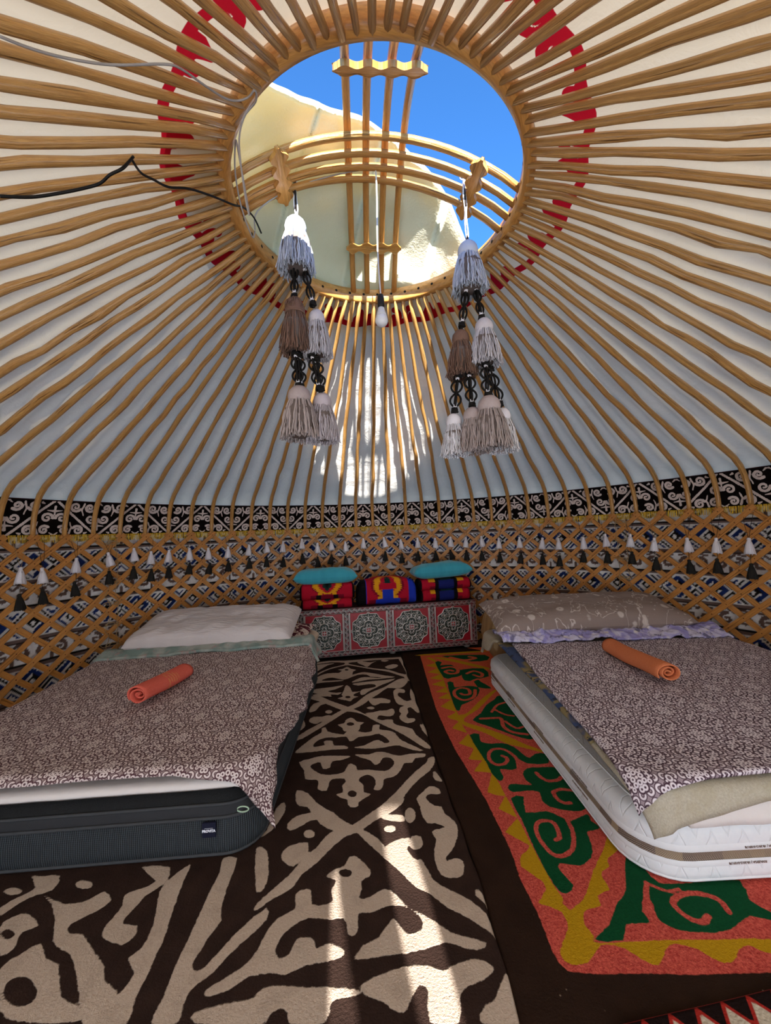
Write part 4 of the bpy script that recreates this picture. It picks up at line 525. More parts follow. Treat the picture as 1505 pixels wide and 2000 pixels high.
for z, r in ((1.352+BH, 2.970), (1.352, 3.032)): hemm.tube(cyl(np.linspace(a0, a1, 200), r, np.full(200, z)), .0035, 4)
ob('edging', hemm.me('edging', plain('maroon_edging', '#3c1414', .8)), band)
rs = np.random.RandomState(4); nf = 2600; aa = np.linspace(a0, a1, nf)+rs.randn(nf)*.0006; V = []; Fc = []
for i, a in enumerate(aa):
    w_ = .0017; dl = rs.randn()*.0015; l = .056+.006*rs.rand(); r = 3.016+.004*rs.rand(); b = len(V); s_ = 1/3.03
    V += [cyl(a-w_*s_, r, 1.362), cyl(a+w_*s_, r, 1.362), cyl(a+(w_*.8+dl*3)*s_, r-.005, 1.362-l), cyl(a+(-w_*.8+dl*3)*s_, r-.005, 1.362-l)]; Fc.append((b, b+1, b+2, b+3))
tag(ob('fringe', mesh('fringe', np.array(V), np.array(Fc), M_fringe, smooth=False), band), kind='stuff')
# ================================================================ rugs
def rug_grid(x0, x1, y0, y1, st):
    nx, ny = int((x1-x0)/st)+1, int((y1-y0)/st)+1
    return np.meshgrid(np.linspace(x0, x1, nx), np.linspace(y0, y1, ny), indexing='ij')
def slab(name, X, Y, z, mat, attrs, warp=None, keep=None):
    nx, ny = X.shape; zz = z+.002*wr(X, Y, 11, 5); XX, YY = (X, Y) if warp is None else warp(X, Y)
    edge = np.zeros(X.shape, bool); edge[0] = edge[-1] = True; edge[:, 0] = edge[:, -1] = True
    zz = np.where(edge, 0.0, zz)
    return ob(name, mesh(name, np.stack([XX, YY, zz], -1).reshape(-1, 3), gridF(nx, ny), mat, attrs={k: v.ravel() for k, v in attrs.items()}))
# black and white felt rug; right edge leans with the floor
def warp1(X, Y): return X+np.interp(Y, [-.8, 1.0, 1.5, 2.25, 3.98], [.30, .29, .28, .215, .10])*np.clip((X+1.9)/1.9, 0, 1)+.004*np.sin(Y*23), Y
X, Y = rug_grid(-1.9, .0, -.7, 3.98, .0075); WX, WY = warp1(X, Y); d = np.full(X.shape, .05)
for p in RUG_LIGHT: sd_poly(WX, WY, p, d)
for dx, dy in ((.14, -1.20),):               # the diamond repeats towards the door
    for p in RUG_LIGHT:
        q = np.array(p)
        if .98 < q[:, 1].mean() < 1.72: sd_poly(WX, WY, q+np.array((dx, dy-.02)), d) if (q[:, 1].max()+dy) < 1.0 else None
for p in RUG_DARK: sd_poly(WX, WY, p, d, 'sub')
o = slab('felt_rug', X, Y, .012, M_rug1, {'s': d}, warp1); tag(o, 'dark brown and cream felt rug with horn scroll diamonds between the beds', 'rug')
# coloured felt rug
def warp2(X, Y): return X+np.interp(Y, [-.8, 1.05, 1.5, 2.25, 4.2], [.30, .29, .285, .225, .10])*np.clip(1-X/2.2, 0, 1)-.004, Y
X, Y = rug_grid(0, 1.78, .35, 4.2, .0075); WX, WY = warp2(X, Y)
sr = sd_poly(WX, WY, RED_FIELD[:-1]+[(1.1, 1.13), (1.6, 1.12), (2.6, 1.12), (2.6, 4.2), (.8, 4.2)], np.full(X.shape, .05), smooth=False)
sy = np.full(X.shape, .05); sg = np.full(X.shape, .05)
for p in YELLOW: sd_poly(WX, WY, p, sy)
for p in GREEN: sd_poly(WX, WY, p, sg)
for p, w_ in RED_STROKES: sg = sd_stroke(WX, WY, catmull(p, 3), w_*.72, sg, mode='sub')
o = slab('felt_rug', X, Y, .010, M_rug2, {'sr': sr, 'sy': sy, 'sg': sg}, warp2); tag(o, 'red, yellow and green felt rug with brown border under the right bed', 'rug')
# patched rug at the door end
X, Y = rug_grid(.0, 1.6, -.2, .62, .008); ang = math.radians(8.0)
def warp3(X, Y): return .52+(X*math.cos(ang)-(Y-.62)*math.sin(ang)), 1.03+(X*math.sin(ang)+(Y-.62)*math.cos(ang))
Yt = .62-Y; tri = np.abs(((X-.1) % .075)-.0375)*1.5; s3 = np.maximum((.022+tri)-Yt, Yt-.20)*.6
o = slab('felt_rug', X, Y, .022, M_rug3, {'s': s3, 'e': np.maximum(Yt-.009, -1)}, warp3); tag(o, 'dark felt rug with white zigzag and red stitched edge, bottom right corner', 'rug')

# ================================================================ beds
def rrect(W, L, rc, n=8):
    P = []; N = []
    for cx, cy, a0 in ((W-rc, L-rc, 0), (rc, L-rc, PI/2), (rc, rc, PI), (W-rc, rc, 1.5*PI)):
        for t in np.linspace(a0, a0+PI/2, n): P.append((cx+rc*math.cos(t), cy+rc*math.sin(t))); N.append((math.cos(t), math.sin(t)))
    # refine straight runs
    P2, N2 = [], []
    for i in range(len(P)):
        a, b = np.array(P[i]), np.array(P[(i+1) % len(P)]); na, nb = np.array(N[i]), np.array(N[(i+1) % len(P)]); k = max(1, int(np.linalg.norm(b-a)/.08))
        for j in range(k): P2.append(a+(b-a)*j/k); N2.append(na if k > 1 else na)
    return np.array(P2), np.array(N2)
def loft(name, W, L, rc, prof, mat, parent, wob=0., ins=0.):
    P, N = rrect(W, L, rc); n = len(P); Lp = np.concatenate([[0], np.cumsum(np.linalg.norm(np.diff(P, axis=0), axis=1))]); V = []; uv = []
    for o_, z in prof:
        ww = wob*np.sin(Lp*9)*np.sin(z*30); V.append(np.column_stack([P+N*(o_-ins+ww)[:, None] if wob else P+N*(o_-ins), np.full(n, z)])); uv.append(np.column_stack([Lp, np.full(n, z)]))
    k = len(prof); i = np.arange(k-1)[:, None]; j = np.arange(n)[None]; a = i*n+j; b = i*n+(j+1) % n
    return ob(name, mesh(name, np.vstack(V), np.stack([a, b, b+n, a+n], -1).reshape(-1, 4), mat, uv=np.vstack(uv)), parent)
def cap(name, W, L, rc, z, mat, parent, ins=0.):
    P, N = rrect(W, L, rc); n = len(P); V = np.column_stack([P-N*ins, np.full(n, z)])
    return ob(name, mesh(name, V, [tuple(range(n))], mat, uv=P), parent)
def piping(name, W, L, rc, z, r, mat, parent, out=0.):
    P, N = rrect(W, L, rc); Q = np.column_stack([P+N*out, np.full(len(P), z)]); Q = np.vstack([Q, Q[:1]])
    V, Fc, uv = tube(Q, r, 6, cap=False); return ob(name, mesh(name, V, Fc, mat, uv=uv), parent)
BL = dict(o=(-.565, 1.605), r=math.radians(3.0), W=1.50, L=1.95, hand=-1)
BR = dict(o=(.835, 1.40), r=math.radians(1.0), W=1.60, L=1.93, hand=1)
def bw(bed, a, b):
    c, s_ = math.cos(bed['r']), math.sin(bed['r']); x = a*bed['hand']; return bed['o'][0]+x*c-b*s_, bed['o'][1]+x*s_+b*c
def bedroot(bed, name, label, cat):
    r = root(name, label, cat, (*bed['o'], 0.012), bed['r'])
    if bed['hand'] < 0: r.scale = (-1, 1, 1)
    return r
def drape(name, bed, a0, a1, b0, b1, zf, mat, parent=None, na=110, nb=110, r=.035, flare=.25, edge=None, W=None, L=None, rc=.10, wrk=.004, seed=1, th=.010, wsc=6, fold=.35, uvs=1., fr=9):
    W = bed['W'] if W is None else W; L = bed['L'] if L is None else L
    U, Vv = np.meshgrid(np.linspace(0, 1, na), np.linspace(0, 1, nb), indexing='ij')
    a = a0+(a1-a0)*U; b = b0+(b1-b0)*Vv
    if edge is not None: a, b = edge(U, Vv, a, b)
    ca = np.clip(a, rc, W-rc); cb = np.clip(b, rc, L-rc); da, db = a-ca, b-cb; dist = np.hypot(da, db)+1e-9
    s_ = np.maximum(dist-rc, 0); base = np.minimum(dist, rc); ua, ub = da/dist, db/dist; th_ = np.minimum(s_/r, PI/2)
    over = np.maximum(s_-r*PI/2, 0); ang = np.arctan2(ub, ua)
    ph = np.sin((a*np.abs(ub)+b*np.abs(ua))*26+seed)+.5*np.sin((a-b)*41+seed*2)
    h = r*np.sin(th_)+over*flare*(1+fold*ph); dr = r*(1-np.cos(th_))+over*math.sqrt(1-flare*flare)
    pa_, pb_ = ca+ua*(base+h), cb+ub*(base+h)
    z = zf(a, b)-dr+wrk*wr(a, b, seed, wsc)+wrk*.5*wr(a, b, seed+50, wsc*2.6)
    x, y = bw(bed, pa_, pb_)
    F_ = gridF(na, nb); F_ = F_ if bed['hand'] > 0 else F_[:, ::-1]
    me = mesh(name, np.stack([x, y, z], -1).reshape(-1, 3), F_, mat, uv=np.stack([a.ravel()*uvs, b.ravel()*uvs], 1))
    o = ob(name, me); sm = o.modifiers.new('t', 'SOLIDIFY'); sm.thickness = th; sm.offset = -1
    if parent is not None:
        o.parent = parent; o.matrix_parent_inverse = (Matrix.Translation(parent.location) @ Matrix.Rotation(parent.rotation_euler[2], 4, 'Z') @ Matrix.Diagonal((*parent.scale, 1))).inverted()
    return o
# --- mattress materials
g = G('ribbed_side', .85, .2); u = g.xyz(g.uv()); rib = g.m_('SINE', g.m_('MULTIPLY', u[0], 780)); ribv = g.m_('SINE', g.m_('MULTIPLY', u[1], 900))
g.col(g.mix(g.ramp(g.m_('ADD', rib, g.m_('MULTIPLY', ribv, .5)), -1, 1), H('#26292b'), H('#4e5458'))); g.bump(rib, .003); M_rib = g.m
M_side2 = plain('dark_side_fabric', '#2c2c2e', .7, .12, 60); M_mesh3 = plain('black_knit', '#1a1a1a', .9, .4, 260, .003)
ml = bedroot(BL, 'mattress', 'charcoal grey mattress on the black and white rug under the left bed', 'mattress')
loft('side_panel', BL['W'], BL['L'], .13, [(-.02, .004), (.004, .010), (.012, .05), (.012, .10), (.002, .150)], M_rib, ml)
loft('upper_side', BL['W'], BL['L'], .13, [(.002, .150), (.006, .175), (.002, .200)], M_side2, ml)
loft('top_side', BL['W'], BL['L'], .13, [(.002, .200), (-.004, .225), (-.03, .245), (-.08, .25)], M_mesh3, ml)
cap('top', BL['W'], BL['L'], .13, .25, M_side2, ml, .08)
for z, o_ in ((.012, .004), (.150, .006), (.200, .006)): piping('piping', BL['W'], BL['L'], .13, z, .0065, M_dark, ml, o_)
def text(name, s, size, mat, parent, M, ext=.0008, bold=False):
    c = bpy.data.curves.new(name, 'FONT'); c.body = s; c.size = size; c.extrude = ext; c.align_x = 'CENTER'; c.align_y = 'CENTER'; c.resolution_u = 3; c.offset = .0006 if bold else 0
    tmp = bpy.data.objects.new(name, c); COL.objects.link(tmp); dg = bpy.context.evaluated_depsgraph_get(); me = bpy.data.meshes.new_from_object(tmp.evaluated_get(dg))
    bpy.data.objects.remove(tmp); me.materials.clear(); me.materials.append(mat); o = ob(name, me, parent); o.matrix_local = M; return o
# label patch : local x of the bed runs away from the aisle, so mirror back
M_navy = plain('navy_patch', '#0b0d26', .7, .1, 80); M_wtxt = plain('white_print', '#e8e8ee', .6, .02, 40)
px = .178
pt = boxo('brand_patch', (px-.026, px+.026, -.0225, -.0125, .088, .142), M_navy, ml, .001)
flip = Matrix.Diagonal((-1, 1, 1, 1))
text('lettering', 'PROVITA', .0125, M_wtxt, pt, Matrix.Translation((px, -.0229, .113)) @ Matrix.Rotation(PI/2, 4, 'X') @ flip, bold=True)
boxo('lettering', (px-.016, px+.016, -.0233, -.0228, .1225, .1235), M_wtxt, pt, 0)
# --- right mattress
def quiltwhite():
    g = G('quilted_white', .7, .3); u = g.xyz(g.uv()); a = g.m_('ABSOLUTE', g.m_('SUBTRACT', g.m_('FRACT', g.m_('MULTIPLY', u[0], 9)), .5)); b = g.m_('MULTIPLY', u[1], 9)
    f = g.m_('ABSOLUTE', g.m_('SUBTRACT', g.m_('FRACT', g.m_('ADD', g.m_('MULTIPLY', a, 2.2), b)), .5)); l = g.ramp(f, .0, .08)
    g.col(g.mix(g.noise(g.obj(), 40, 3), H('#d5d6d8'), H('#e4e3e2'))); g.bump(l, .004, .5); return g.m
M_qw = quiltwhite(); M_tape = plain('white_tape', '#dddcdc', .6, .03, 60)
g = G('side_net', .7, .3); u = g.xyz(g.uv()); q1 = g.m_('FRACT', g.m_('MULTIPLY', g.m_('ADD', u[0], u[1]), 160)); q2 = g.m_('FRACT', g.m_('MULTIPLY', g.m_('SUBTRACT', u[0], u[1]), 160))
net = g.m_('MAXIMUM', g.ramp(g.m_('ABSOLUTE', g.m_('SUBTRACT', q1, .5)), .34, .40), g.ramp(g.m_('ABSOLUTE', g.m_('SUBTRACT', q2, .5)), .34, .40))
blk = g.vor(g.v_('MULTIPLY', g.uv(), (9, 1, 1)), 1, out='Color'); blk = g.ramp(g.xyz(blk)[0], .2, .8)
g.col(g.mix(net, g.mix(blk, H('#2a1f14'), H('#a08a60')), H('#b49c8c'))); g.bump(net, .002); M_net = g.m
mr = bedroot(BR, 'mattress', 'white quilted mattress with net side strip under the right bed', 'mattress')
W_, L_ = BR['W'], BR['L']
loft('lower_side', W_, L_, .17, [(-.01, .003), (.004, .008), (.010, .03), (.006, .052)], M_qw, mr)
loft('tape', W_, L_, .17, [(.006, .052), (.009, .062), (.006, .073)], M_tape, mr)
loft('side_net', W_, L_, .17, [(.004, .071), (-.001, .087), (.004, .103)], M_net, mr)
loft('tape', W_, L_, .17, [(.006, .101), (.009, .112), (.006, .124)], M_tape, mr)
loft('upper_side', W_, L_, .17, [(.006, .124), (.010, .15), (.004, .18), (-.02, .20), (-.07, .207)], M_qw, mr)
cap('top', W_, L_, .17, .207, M_qw, mr, .07)
piping('piping', W_, L_, .17, .010, .005, M_tape, mr, .004); piping('piping', W_, L_, .17, .205, .004, M_tape, mr, -.055)
M_brtxt = plain('brown_print', '#7d6a60', .7, .05, 60)
TXT = 'RIVAZEGA | 18-2012-0109178'
for i, (x, z) in enumerate(((.42, .1125), (.86, .1125), (1.3, .1125), (.36, .0625), (.80, .0625), (1.24, .0625))):
    text('lettering', TXT, .0105, M_brtxt, mr, Matrix.Translation((x, -.0098, z)) @ Matrix.Rotation(PI/2, 4, 'X') @ Matrix.Rotation(PI, 4, 'Z'))
for i, y in enumerate(np.arange(.4, 1.8, .45)):
    for z in (.1125, .0625): text('lettering', TXT, .0105, M_brtxt, mr, Matrix.Translation((-.0098, y, z)) @ Matrix.Rotation(-PI/2, 4, 'Z') @ Matrix.Rotation(PI/2, 4, 'X') @ Matrix.Rotation(PI, 4, 'Z'))

# --- duvet cover print (repeating medallions)
def duvet_mat(name, ground, light, dark, T=.19):
    g = G(name, .85, .15); uv = g.uv(); p = g.v_('SCALE', uv, sc=1/T)
    wob = g.noise(uv, 9, 2); p = g.v_('ADD', p, g.v_('SCALE', g.t.nodes[-1].outputs[1] if False else p, sc=0.0))
    def cell(off):
        q = g.v_('ADD', p, (off, off, 0)); q = g.v_('SUBTRACT', g.v_('FRACTION', q), (.5, .5, 0)); q = g.v_('ABSOLUTE', q); return g.v_('MULTIPLY', q, (1, 1, 0))
    A, B = cell(0.), cell(.5)
    def ring(q, c, r, w_):
        return g.m_('SUBTRACT', g.m_('ABSOLUTE', g.m_('SUBTRACT', g.v_('DISTANCE', q, (c[0], c[1], 0)), r)), w_)
    def disc(q, c, r): return g.m_('SUBTRACT', g.v_('DISTANCE', q, (c[0], c[1], 0)), r)
    ax = g.xyz(A); dia = g.m_('ADD', ax[0], ax[1])
    bx = g.xyz(B)
    def cee(q, xs, c, r, w_, o_=.012): return g.m_('MAXIMUM', ring(q, c, r, w_), g.m_('SUBTRACT', c[0]-o_, xs[0]))
    lit = [g.m_('MULTIPLY', g.m_('SUBTRACT', dia, .052), .7), disc(A, (.0, .160), .028), disc(A, (.165, 0), .028), ring(A, (.140, .130), .040, .012), cee(A, ax, (.265, .0), .042, .013), ring(A, (.0, .255), .038, .012),
           ring(A, (.255, .105), .036, .012), ring(A, (.105, .235), .032, .011), disc(A, (.205, .060), .016), cee(A, ax, (.38, .03), .045, .013), ring(A, (.0, .375), .044, .013), ring(A, (.19, .215), .034, .012), disc(A, (.07, .33), .016), disc(A, (.32, .07), .016),
           disc(B, (.0, .0), .022), ring(B, (.075, .0), .030, .011), ring(B, (.0, .085), .032, .011), ring(B, (.085, .085), .030, .011), cee(B, bx, (.165, .035), .034, .012), ring(B, (.035, .175), .034, .012), ring(B, (.16, .12), .026, .010), disc(B, (.23, .05), .016)]
    d = lit[0]
    for x in lit[1:]: d = g.m_('MINIMUM', d, x)
    lines = g.m_('MINIMUM', g.m_('SUBTRACT', g.m_('ABSOLUTE', g.m_('SUBTRACT', dia, .12)), .011), g.m_('SUBTRACT', g.m_('ABSOLUTE', g.m_('SUBTRACT', d, .016)), .0065))
    fine = g.noise(uv, 600, 2)
    p4 = g.v_('SUBTRACT', g.v_('FRACTION', g.v_('SCALE', p, sc=6.)), (.5, .5, 0)); d4 = g.m_('MULTIPLY', g.m_('SUBTRACT', g.m_('ABSOLUTE', g.m_('SUBTRACT', g.v_('LENGTH', g.v_('MULTIPLY', p4, (1, 1, 0))), .30)), .085), .1667)
    d = g.m_('MINIMUM', d, g.m_('MAXIMUM', d4, g.m_('SUBTRACT', .036, d))); lines = g.m_('MINIMUM', lines, g.m_('SUBTRACT', g.m_('ABSOLUTE', g.m_('SUBTRACT', d, .014)), .006))
    c = g.mix(fine, tuple(x*.82 for x in ground), tuple(x*1.15 for x in ground))
    c = g.mix(g.ramp(lines, .004, -.004), c, dark); c = g.mix(g.ramp(d, .004, -.004), c, light)
    g.col(c); g.bump(fine, .0015); return g.m
M_duv = duvet_mat('medallion_duvet', H('#9c8783'), H('#dccbc6'), H('#4c2b33'))
M_duv2 = duvet_mat('medallion_duvet_right', H('#a08d93'), H('#e2d6da'), H('#412a36'), .20)
g = G('teal_blanket', .9, .1); n = g.noise(g.uv(), 9, 3); n2 = g.noise(g.uv(), 60, 2); c = g.mix(g.ramp(n, .42, .62), H('#7d8f88'), H('#a6aaa2')); c = g.mix(g.ramp(g.noise(g.uv(), 17, 2), .58, .68), c, H('#a88f8a')); g.col(c); g.bump(n2, .004); M_teal = g.m
g = G('lavender_blanket', .85, .15); n = g.noise(g.uv(), 8, 4, .6, .8); c = g.mix(g.ramp(n, .45, .56), H('#9a93c8'), H('#c9c3d8')); n3 = g.noise(g.uv(), 13, 3, .6, 1.5); c = g.mix(g.ramp(n3, .56, .62), c, H('#6f6a86')); c = g.mix(g.ramp(g.vor(g.uv(), 12), .22, .12), c, H('#ddd6d6')); g.col(c); M_lav = g.m
g = G('gold_brocade', .6, .4); n = g.noise(g.uv(), 130, 3, .7); n1 = g.noise(g.uv(), 14, 3, .6, .8); c = g.mix(n, H('#8b7f6e'), H('#cbc1ab')); c = g.mix(g.m_('MULTIPLY', g.ramp(n1, .5, .6), .4), c, H('#a5977a')); g.col(c); g.bump(n, .003); M_gold = g.m
g = G('blue_gold_print', .8, .2); n = g.noise(g.uv(), 4.5, 3, .6, 1.); c = g.mix(g.ramp(n, .47, .53), H('#3c4a6b'), H('#8a7a55')); c = g.mix(g.ramp(g.noise(g.uv(), 26, 3), .58, .64), c, H('#2a2c38')); g.col(c); M_blue = g.m
def floral(name, ground, fl_):
    g = G(name, .85, .15); uv = g.uv(); n = g.noise(uv, 3, 2)
    v = g.v_('ADD', uv, g.v_('SCALE', g.t.nodes.new('ShaderNodeTexNoise').outputs[1], sc=.03))
    d = g.vor(v, 9.5); cell = g.xyz(g.vor(v, 9.5, out='Color')); petals = g.ramp(d, .30, .24)
    keep = g.m_('GREATER_THAN', cell[0], .45); f = g.m_('MULTIPLY', petals, keep); core = g.ramp(d, .07, .05)
    br = g.ramp(g.m_('ABSOLUTE', g.m_('SUBTRACT', g.noise(uv, 5.5, 3, .5, .6), .5)), .010, .005); sm_ = g.m_('MULTIPLY', g.ramp(g.vor(uv, 26), .22, .16), g.m_('GREATER_THAN', g.noise(uv, 6, 1), .52))
    c = g.mix(n, tuple(x*.9 for x in ground), tuple(x*1.1 for x in ground)); c = g.mix(g.m_('MULTIPLY', br, .8), c, fl_); c = g.mix(g.m_('MULTIPLY', sm_, .8), c, fl_)
    c = g.mix(g.m_('MULTIPLY', f, .8), c, fl_); c = g.mix(g.m_('MULTIPLY', core, keep), c, tuple(x*.8 for x in ground)); g.col(c); g.bump(g.noise(uv, 14, 3), .008, .7); return g.m
M_flor = floral('floral_brown', H('#8d7c74'), H('#cdbfb6'))
g = G('white_pillowcase', .85, .15); g.col(g.mix(g.noise(g.uv(), 5, 3), H('#c3b8b6'), H('#d9d0cd'))); g.bump(g.noise(g.v_('MULTIPLY', g.uv(), (3, 12, 1)), 2.2, 4, .5, .8), .018, .8); M_pw = g.m
g = G('maroon_cream_print', .85, .15); g.col(g.mix(g.ramp(g.noise(g.uv(), 22, 2, .5, 1.), .49, .53), H('#cbb7ab'), H('#54202a'))); M_mar = g.m

def cushion(name, W, D, T, mat, ex=2.6, n=34, sag=0., seed=3, corner=.06):
    U, Vv = np.meshgrid(np.linspace(-1, 1, n), np.linspace(-1, 1, n), indexing='ij')
    su, sv = np.sign(U)*np.abs(U)**.75, np.sign(Vv)*np.abs(Vv)**.75
    prof = (np.clip(1-np.abs(su)**ex, 0, 1)*np.clip(1-np.abs(sv)**ex, 0, 1))**.5
    pin = 1-corner*(1-np.abs(su))*(np.abs(sv)**3); pin2 = 1-corner*(1-np.abs(sv))*(np.abs(su)**3)
    x = su*W/2*pin2; y = sv*D/2*pin; w2 = .05*T*wr(x, y, seed, 14)*prof
    zt = T/2*prof+w2; zb = -T/2*prof*.8+w2*.3
    V = np.vstack([np.stack([x, y, zt+sag*0], -1).reshape(-1, 3), np.stack([x, y, zb], -1).reshape(-1, 3)])
    Ft = gridF(n, n); Fb = Ft[:, ::-1]+n*n; uv = np.vstack([np.stack([x, y], -1).reshape(-1, 2)]*2)
    me = mesh(name, V, np.vstack([Ft, Fb]), mat, uv=uv)
    return me
# ---------------- left bed dressing
zL = lambda a, b: .37+.075*np.clip((b-.2)/1.3, 0, 1)+.012*np.sin(a*2.2+b)
pad = drape('quilted_pad', BL, -.01, 1.52, -.035, 1.97, lambda a, b: .31+0*a, M_sheet, na=90, nb=90, r=.03, flare=.1, wrk=.002, th=.03, rc=.12)
tag(pad, 'white quilted pad between the charcoal mattress and the duvet', 'mattress pad')
lb = drape('folded_bedding', BL, -.05, 1.5, 1.35, 2.0, lambda a, b: .40+.02*np.clip((b-1.3)/.5, 0, 1), plain('cream_bedding', '#c9b7a2', .9, .08, 18, .006), na=70, nb=40, r=.03, flare=.12, th=.05, seed=8)
tag(lb, 'cream patterned under-blanket hanging at the head corner of the left bed', 'blanket')
def edL(U, V, a, b):
    hang = np.interp(V, [0, .05, .14, .3, .5, .75, 1.], [.18, .15, .08, .12, .17, .17, .13]); aa = np.where(U < .2, a-(1-U/.2)*(hang), a)
    front = np.interp(U, [0, .04, .10, .2, .4, .7, 1], [.14, .12, .08, .05, .05, .06, .06]); bb = np.where(V < .15, b-(1-V/.15)*front, b); return aa, bb
dv = drape('duvet', BL, .0, 1.56, .0, 1.36, lambda a, b: zL(a, b)+.0, M_duv, na=150, nb=150, r=.045, flare=.45, edge=edL, wrk=.005, seed=21, th=.016, wsc=4.5, fold=.22)
tag(dv, 'mauve duvet with cream medallion print spread over the left bed', 'duvet')
tl = drape('turned_blanket', BL, -.17, 1.54, 1.32, 1.52, lambda a, b: zL(a, b)+.022+.018*np.sin(np.clip((b-1.34)/.16, 0, 1)*PI), M_teal, na=160, nb=26, r=.045, flare=.45, wrk=.010, fold=.2, seed=31, th=.02, wsc=9)
tag(tl, 'grey green blanket edge turned over at the top of the left duvet', 'blanket')
hoop = MB(); q = np.linspace(0, 2*PI, 17); c = bw(BL, .025, -.05); hoop.tube([(c[0]+.022*math.cos(t), c[1]-.03, .235+.010*math.sin(t)) for t in q], .0028, 5, cap=False)
tag(ob('elastic_loop', hoop.me('elastic_loop', plain('green_elastic', '#9fb59c', .8))), 'small pale green elastic loop at the front corner of the left duvet', 'loop')
def place(me_, name, bed, a, b, z, tilt=0., rz=0., label=None, cat=None, roll_=0., group=None):
    x, y = bw(bed, a, b); o = ob(name, me_); o.location = (x, y, z); o.rotation_euler = (tilt, roll_, bed['r']+rz); tag(o, label, cat, group); return o
place(cushion('pillow', 1.26, .56, .20, M_pw, 8, 48, seed=4, corner=.0), 'pillow', BL, .76, 1.68, .545, math.radians(13), label='wide white pillow at the head of the left bed', cat='pillow')
place(cushion('cushion', .95, .42, .10, M_mar, 5.0, 30, seed=9), 'cushion', BL, .49, 1.72, .44, math.radians(8), label='cream and maroon printed cushion peeping out under the white pillow', cat='cushion')
# ---------------- right bed dressing
zR = lambda a, b: .375+.06*np.clip((b-.15)/1.4, 0, 1)+.01*np.sin(a*2+b*1.3)
ws = drape('white_sheet', BR, .15, 1.62, -.10, 1.95, lambda a, b: .30+0*a, M_sheet, na=90, nb=90, r=.03, flare=.12, wrk=.006, th=.02, seed=41, wsc=9)
tag(ws, 'crumpled white sheet hanging over the foot of the right mattress', 'sheet')
def edG(U, V, a, b):
    front = np.interp(U, [0, .05, .12, .25, .4, .7, 1], [.12, .12, .09, .05, .03, .02, .02]); bb = np.where(V < .15, b-(1-V/.15)*front, b)
    return np.where((U < .15), a-(1-U/.15)*np.interp(V, [0, .1, .3, .8, .86, 1], [.06, .05, .01, .01, .15, .19]), a), bb
gq = drape('gold_quilt', BR, .02, 1.62, -.03, 1.97, lambda a, b: zR(a, b)-.028, M_gold, na=120, nb=120, r=.04, flare=.16, edge=edG, wrk=.003, seed=45, th=.02, wsc=7)
tag(gq, 'champagne gold brocade quilt hanging below the duvet of the right bed', 'quilt')
bq = drape('printed_blanket', BR, -.03, .6, .25, 1.50, lambda a, b: zR(a, b)-.012, M_blue, na=50, nb=90, r=.04, flare=.3, wrk=.004, seed=47, th=.012)
tag(bq, 'dark blue and gold printed blanket peeping out along the aisle side of the right bed', 'blanket')
# beaded trim on the gold quilt by the head
trim = MB(); rs = np.random.RandomState(3)
def edR(U, V, a, b):
    hang = np.interp(V, [0, .04, .12, .3, .6, 1.], [.08, .05, .02, .01, -.01, -.05]); aa = np.where(U < .2, a-(1-U/.2)*hang, a)
    front = np.interp(U, [0, .04, .08, .16, .3, .5, 1], [.07, .06, .04, .01, .0, -.01, -.01]); bb = np.where(V < .12, b-(1-V/.12)*front, b); return aa, bb
dv = drape('duvet', BR, .0, 1.66, -.02, 1.40, lambda a, b: zR(a, b)+.004, M_duv2, na=150, nb=150, r=.05, flare=.30, edge=edR, wrk=.005, seed=52, th=.014, wsc=4.5, fold=.5)
tag(dv, 'mauve grey duvet with white medallion print spread over the right bed', 'duvet')
lv = drape('turned_blanket', BR, -.02, 1.64, 1.37, 1.64, lambda a, b: zR(a, b)+.026+.03*np.sin(np.clip((b-1.37)/.27, 0, 1)*PI), M_lav, na=200, nb=44, r=.05, flare=.30, wrk=.018, seed=61, th=.015, wsc=16)
tag(lv, 'rumpled lavender floral blanket edge above the right duvet', 'blanket')
place(cushion('pillow', 1.52, .54, .20, M_flor, 5.0, 44, seed=14, corner=.03), 'pillow', BR, .74, 1.76, .555, math.radians(12), label='wide taupe pillow with white flowers at the head of the right bed', cat='pillow')
# bolster between chest and right bed
bo = cushion('bolster', .62, .26, .62, None if False else M_gold, 4, 30, seed=19, corner=.02)
o = ob('bolster', bo); o.location = (1.17, 3.62, .30); tag(o, 'tan brocade bolster standing between the chest and the right bed', 'bolster')
o.scale = (1, 1, 1)
M_tan = floral('tan_brocade', H('#96754f'), H('#c3a678')); bo.materials[0] = M_tan
# ---------------- rolled towels
def towel(name, Lw, R_, mat, turns=2.6, sq=.78, seed=1):
    n = 120; t = np.linspace(0, turns*2*PI, n); r = R_*(.16+.84*t/t[-1]); th = .006
    prof = np.stack([r*np.cos(t), r*np.sin(t)*sq], 1); m = 22; ys = np.linspace(-Lw/2, Lw/2, m); rs = np.random.RandomState(seed)
    V = []; uv = []
    for j, y in enumerate(ys):
        k = 1+.02*math.sin(y*22+seed)+(0 if 0 < j < m-1 else -.02); sh = .006*math.sin(t[-1]+y*9)
        V.append(np.column_stack([prof[:, 0]*k, np.full(n, y)+.010*np.cos(t*.45+seed)*(1 if y > 0 else -1)*(abs(y)/(Lw/2))**4, prof[:, 1]*k+sh])); uv.append(np.column_stack([t/40, np.full(n, y)]))
    me = mesh(name, np.vstack(V), gridF(m, n), mat, uv=np.vstack(uv)); return me
